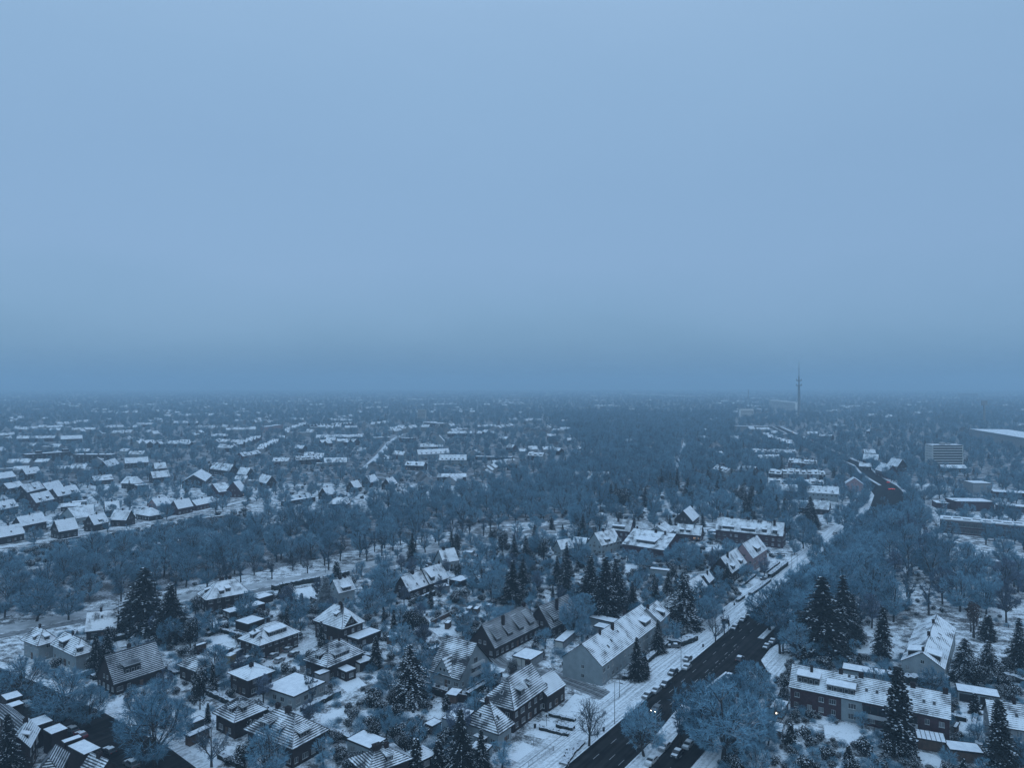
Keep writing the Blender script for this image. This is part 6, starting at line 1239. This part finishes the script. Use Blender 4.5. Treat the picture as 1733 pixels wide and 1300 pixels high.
G4 = scatter(gr2, 80, 2.6, ['shrub', 'bush', 'shrub'], HT, mg=.6, seed=10, roadmg=1.5)
shr = gp((585, 1290), (640, 1175), (700, 1230), (760, 1245), (740, 1300)); G5 = scatter(shr, 24, 3.2, ['shrub', 'shrub', 'round', 'bush'], {'shrub': (3, 4.5), 'round': (4, 6), 'bush': (2.5, 4)}, mg=.6, seed=11)
al = gp((1230, 1030), (1345, 935), (1330, 960), (1245, 1050)); 
NEAR = W2 + W3_ + W5 + G1 + G3 + G5
for a in NEAR: plant(*a)
# shrubs: nearest 300 as individuals
cnt = {'shrub': sum(1 for p in PLANTS if p[1] == 'shrub'), 'bush': sum(1 for p in PLANTS if p[1] == 'bush')}
for a in sorted(G2 + G4, key=lambda a: a[2]): plant(*a)
nb = sum(1 for p in PLANTS if p[1] in ('broad', 'tall', 'dull', 'slim', 'clear', 'small', 'ivy'))
W1.sort(key=lambda a: a[2]); W4.sort(key=lambda a: a[2])
W14 = sorted(W1 + W4, key=lambda a: a[2]); take = max(0, 300-nb)
for a in W14[:take]: plant(*a)
FARP = list(W14[take:]) + ROADT
UG = scatter(big, 400, 3, ['bush', 'shrub'], {'bush': (2, 4), 'shrub': (1.5, 3)}, seed=31) + scatter(gp((-60, 950), (420, 866), (430, 890), (200, 928), (0, 973)), 300, 3, ['bush'], {'bush': (2, 4)}, seed=30) + scatter(gard, 1500, 1.7, ['shrub', 'bush', 'bush'], {'shrub': (.9, 2.4), 'bush': (1.0, 2.8)}, mg=.5, seed=21, roadmg=1) + scatter(gr2, 420, 1.7, ['shrub', 'bush'], {'shrub': (.9, 2.2), 'bush': (1.0, 2.6)}, mg=.5, seed=22, roadmg=1.5) + scatter(wood1, 900, 2.2, ['bush'], {'bush': (1.5, 3.5)}, seed=23) + scatter(wood2, 200, 3, ['bush'], {'bush': (1., 2.5)}, seed=24)
# ---------------------------------------------------------------- everything further: two stuff objects
r = random.Random(99)
def fillfar(n, y0, y1, dens_k, dmin, wood=False):
    out_ = []
    for _ in range(n):
        u = r.random(); y = y0*(y1/y0)**(u**.85); x = r.uniform(-.80, .80)*y
        if inside_foot(x, y, 1.5) or onroad(x, y, 1): continue
        if not gfree(x, y, 10.5 if (y < 1000 and x < 120) else (dmin if y < 1200 else 9)): continue
        if y < 1900 and screens(x, y, r, .82): continue
        # keep the big wood and gardens as surveyed
        if y < 560 and (inpoly(x, y, gard) or inpoly(x, y, wood1) or inpoly(x, y, gr2) or inpoly(x, y, park)): continue
        if inpoly(x, y, meadow) or inpoly(x, y, yard) or inpoly(x, y, bank): continue
        gadd(x, y); out_.append(('spruce' if r.random() < .10 else 'broad', x, y, r.uniform(6.5, 12)*(.9 if y < 800 else (1 if y < 1500 else 1.25))))
    return out_
meadow = gp((1480, 1130), (1440, 1060), (1560, 1010), (1733, 1075), (1850, 1110), (1733, 1110)); yard = gp((1575, 925), (1590, 895), (1800, 900), (1800, 985), (1610, 960))
cen = gp((960, 786), (1000, 762), (930, 715), (940, 702), (1240, 702), (1240, 760), (1180, 755), (1060, 768))
bank = gp((-100, 955), (420, 862), (430, 893), (200, 930), (0, 977), (-100, 990))
FW = scatter(cen, 1500, 8.5, ['broad', 'tall', 'broad', 'dull'], {'broad': (11, 16), 'tall': (14, 18), 'dull': (11, 15)}, mg=3, seed=12)
mr = gp((1180, 800), (1250, 745), (1330, 735), (1330, 760), (1250, 850), (1200, 850))
FW += scatter(mr, 120, 9, ['broad', 'tall', 'spruce'], {'broad': (9, 13), 'tall': (11, 14), 'spruce': (9, 14)}, mg=3, seed=13, clear=.8)
rh = gp((1400, 760), (1560, 700), (1900, 690), (1900, 780), (1640, 780), (1560, 840), (1500, 840))
FW += scatter(rh, 420, 9.5, ['broad', 'tall', 'broad'], {'broad': (10, 15), 'tall': (12, 16)}, mg=4, seed=14, roadmg=6, clear=.8)
FARP += FW
midl = gp((-60, 935), (420, 852), (560, 860), (700, 830), (900, 790), (900, 740), (-60, 760))
FARP += scatter(midl, 1100, 6, ['broad'], {'broad': (5, 10)}, mg=1.2, seed=41, roadmg=1, clear=.3)
UG += scatter(midl, 1500, 3.5, ['bush', 'shrub'], {'bush': (1.5, 3.5), 'shrub': (1.2, 2.6)}, mg=.6, seed=42, roadmg=.5)
FARP += fillfar(9000, 330, 1500, 1, 8.5) + fillfar(26000, 1500, 9500, 1, 15)
def gn_scatter(name, pts, srcs, label, cat, kindattr):
    n = len(pts); me = bpy.data.meshes.new(name); me.vertices.add(n)
    me.vertices.foreach_set('co', np.array([(p[1], p[2], 0) for p in pts], dtype=np.float32).ravel())
    hh = me.attributes.new('hscale', 'FLOAT', 'POINT'); hh.data.foreach_set('value', np.array([p[3]/srcs[0][2]*1.0 for p in pts], dtype=np.float32))
    rz_ = me.attributes.new('yaw', 'FLOAT', 'POINT'); rz_.data.foreach_set('value', np.array([r.uniform(0, 6.28) for p in pts], dtype=np.float32))
    ix = me.attributes.new('pick', 'INT', 'POINT'); ix.data.foreach_set('value', np.array([r.randrange(len(srcs)) for p in pts], dtype=np.int32))
    o = bpy.data.objects.new(name, me); link(o); tag(o, label, cat, None, 'stuff')
    g = bpy.data.node_groups.new(name, 'GeometryNodeTree'); g.interface.new_socket('Geometry', in_out='INPUT', socket_type='NodeSocketGeometry'); g.interface.new_socket('Geometry', in_out='OUTPUT', socket_type='NodeSocketGeometry')
    gi = g.nodes.new('NodeGroupInput'); go = g.nodes.new('NodeGroupOutput'); jn = g.nodes.new('GeometryNodeJoinGeometry')
    for tr_, cr_o, H in srcs[::-1]:
        j2 = g.nodes.new('GeometryNodeJoinGeometry')
        for ob in (tr_, cr_o):
            oi = g.nodes.new('GeometryNodeObjectInfo'); oi.transform_space = 'ORIGINAL'; oi.inputs['Object'].default_value = ob; g.links.new(oi.outputs['Geometry'], j2.inputs[0])
        ti = g.nodes.new('GeometryNodeGeometryToInstance'); g.links.new(j2.outputs[0], ti.inputs[0]); g.links.new(ti.outputs[0], jn.inputs[0])
    ip = g.nodes.new('GeometryNodeInstanceOnPoints'); g.links.new(gi.outputs[0], ip.inputs['Points']); g.links.new(jn.outputs[0], ip.inputs['Instance']); ip.inputs['Pick Instance'].default_value = True
    def attr(nm, ty):
        a = g.nodes.new('GeometryNodeInputNamedAttribute'); a.data_type = ty; a.inputs['Name'].default_value = nm; return a.outputs['Attribute']
    g.links.new(attr('pick', 'INT'), ip.inputs['Instance Index']); cb_ = g.nodes.new('ShaderNodeCombineXYZ'); g.links.new(attr('yaw', 'FLOAT'), cb_.inputs[2])
    er = g.nodes.new('FunctionNodeEulerToRotation'); g.links.new(cb_.outputs[0], er.inputs[0]); g.links.new(er.outputs[0], ip.inputs['Rotation']); g.links.new(attr('hscale', 'FLOAT'), ip.inputs['Scale'])
    g.links.new(ip.outputs[0], go.inputs[0]); md = o.modifiers.new('scatter', 'NODES'); md.node_group = g; return o
def srcs_of(kinds):
    out_ = []; seen = set()
    for p in PLANTS:
        if p[1] in kinds:
            c = sorted(p[0].children, key=lambda c: c.name); cr_o = next(x for x in c if x.name.startswith('crown')); tr_ = next(x for x in c if not x.name.startswith('crown'))
            if cr_o.data.name in seen: continue
            seen.add(cr_o.data.name); H = next(q_[2] for q_ in PR[p[1]] if q_[1] == cr_o.data); out_.append((tr_, cr_o, H))
    return out_
gn_scatter('distant_woods', [p for p in FARP if p[0] not in ('spruce', 'round')], srcs_of(('broad', 'tall')), 'mass of frosted bare trees filling the far town out to the haze', 'woods', 0)
gn_scatter('distant_conifers', [p for p in FARP if p[0] in ('spruce', 'round')], srcs_of(('spruce',)), 'dark conifers scattered through the far town', 'woods', 0)
gn_scatter('undergrowth', UG, srcs_of(('shrub', 'bush')), 'tangle of low frosted shrubs and perennials between the gardens and under the wood', 'undergrowth', 0)
# far houses past the individually built ones
hb = MB(); r = random.Random(3)
for c_ in range(390):
    y = 1150*(7500/1150)**(r.random()**.8); x = r.uniform(-.78, .78)*y
    if c_ >= 330: y = r.uniform(560, 1300); x = r.uniform(-.76, .12)*y
    th = r.uniform(-.5, .5)+(0 if r.random() < .5 else 1.57); n = r.randint(2, 7) if c_ < 330 else r.randint(1, 3)
    for i in range(n):
        L_, W_ = r.uniform(9, 16), r.uniform(9, 11)
        if y > 2500: L_ *= 1.5
        cx, cy = x+math.cos(th)*i*(L_+1), y+math.sin(th)*i*(L_+1)
        if inside_foot(cx, cy, 6) or onroad(cx, cy, 4) or (y < 1500 and inpoly(cx, cy, cen)): continue
        ez = r.uniform(5, 9) if y > 1150 else r.uniform(3, 5.5); rs = r.uniform(2.5, 5) if r.random() < .75 else .4; ca, sa = math.cos(th+.2*r.random()), math.sin(th)
        F = lambda u, v, z: (cx+math.cos(th)*u-math.sin(th)*v, cy+math.sin(th)*u+math.cos(th)*v, z)
        for (a, b_) in (((0, 0), (L_, 0)), ((L_, 0), (L_, W_)), ((L_, W_), (0, W_)), ((0, W_), (0, 0))): hb.face([F(*a, -1), F(*b_, -1), F(*b_, ez), F(*a, ez)], 1)
        for xx in (0, L_): hb.face([F(xx, 0, ez), F(xx, W_, ez), F(xx, W_/2, ez+rs-.2)], 1)
        hb.face([F(-.3, -.4, ez), F(L_+.3, -.4, ez), F(L_+.3, W_/2, ez+rs), F(-.3, W_/2, ez+rs)], 0, [(cx, 0), (cx+L_, 0), (cx+L_, 5), (cx, 5)]); hb.face([F(L_+.3, W_+.4, ez), F(-.3, W_+.4, ez), F(-.3, W_/2, ez+rs), F(L_+.3, W_/2, ez+rs)], 0)
o = hb.build('distant_houses', [M['rfar'], M['grey']]); tag(o, 'faint snowy roofs of the far town between trees, fading into haze', 'houses', None, 'stuff')

# ================================================================ LABELS that single each thing out
ORD = ['nearest', 'second nearest', 'third nearest', 'fourth nearest', 'fifth nearest', 'sixth nearest', 'seventh nearest', 'eighth nearest', 'ninth nearest', 'tenth nearest', 'eleventh nearest', 'twelfth nearest', 'thirteenth nearest', 'fourteenth nearest', 'fifteenth nearest', 'sixteenth nearest', 'seventeenth nearest', 'eighteenth nearest', 'nineteenth nearest', 'twentieth nearest']
def relate(items):
    """items: (obj, phrase, u, v). Name each by the closest landmark and the side it is on."""
    groups = {}
    for o, ph, u, v in items:
        b_ = min(LAND, key=lambda L: (L[0]-u)**2+((L[1]-v)*1.8)**2); du, dv = u-b_[0], (v-b_[1])*1.8
        side = ('right of' if du > 0 else 'left of') if abs(du) > abs(dv) else ('in front of' if dv > 0 else 'behind')
        groups.setdefault((ph, side, b_[2]), []).append((math.hypot(du, dv), o))
    for (ph, side, lm), L in groups.items():
        L.sort(key=lambda a: a[0])
        for i, (_, o) in enumerate(L):
            if len(L) == 1: s_ = f'{ph}, {side} {lm}'
            elif i < len(ORD): s_ = f'{ORD[i]} {ph}, {side} {lm}'
            else: s_ = f'{ph}, among the far ones {side} {lm}'
            o['label'] = s_
LAND += [(60, 1180, 'the left street'), (1130, 1230, 'the service lane'), (1400, 990, 'the straight main road'), (1650, 1030, 'the snowy meadow'), (560, 900, 'the central wood belt'), (300, 900, 'the lane by the wood'), (1455, 905, 'the road bend'), (800, 860, 'the wood above the lane'), (1560, 960, 'the school yard'), (200, 980, 'the park lawn'), (760, 1040, 'the allotment gardens'), (1300, 1200, 'the summer house')]
relate([(p[0], KIND[p[1]][1], p[2], p[3]) for p in PLANTS if p[6] is None])
WL = {'brick': 'dark', 'redbrick': 'reddish', 'grey': 'grey', 'white': 'pale'}; RL = {'rfull': 'smooth snowy roof', 'rfar': 'flecked snowy roof', 'rpatch': 'patchy snowy roof'}
relate(HEDG)
items = []
for h, y, wl, rf, sty in ROWH:
    u, v = proj(h.location); items.append((h, f'{WL[wl]} {"gable-fronted" if sty == "s" else "terrace"} house with {RL[rf]}', u, v)); h['group'] = 'distant row houses'
relate(items)

# ================================================================ HAZE: one closed box of even thin air
hz_ = bpy.data.meshes.new('haze'); X0, X1, Y0, Y1, Z0, Z1 = -9500, 9500, -2600, 12600, -1.5, 172
vs = [(x, y, z) for x in (X0, X1) for y in (Y0, Y1) for z in (Z0, Z1)]
hz_.from_pydata(vs, [], [(0, 1, 3, 2), (4, 6, 7, 5), (0, 4, 5, 1), (2, 3, 7, 6), (0, 2, 6, 4), (1, 5, 7, 3)]); hz_.update()
m = bpy.data.materials.new('thin_haze'); m.use_nodes = True; t = m.node_tree; t.nodes.clear(); ou = N(t, 'ShaderNodeOutputMaterial'); pv = N(t, 'ShaderNodeVolumePrincipled')
pv.inputs['Color'].default_value = (.57, .76, .88, 1); pv.inputs['Density'].default_value = .0003; pv.inputs['Anisotropy'].default_value = 0.0
t.links.new(pv.outputs[0], ou.inputs['Volume']); hz_.materials.append(m)
ho = bpy.data.objects.new('haze', hz_); link(ho); ho['kind'] = 'stuff'
for L in list(COL.objects):
    if L.get('group') == '': del L['group']
print('objects', len(COL.objects), 'plants', len(PLANTS), 'rows', len(ROWH), 'far', len(FARP))
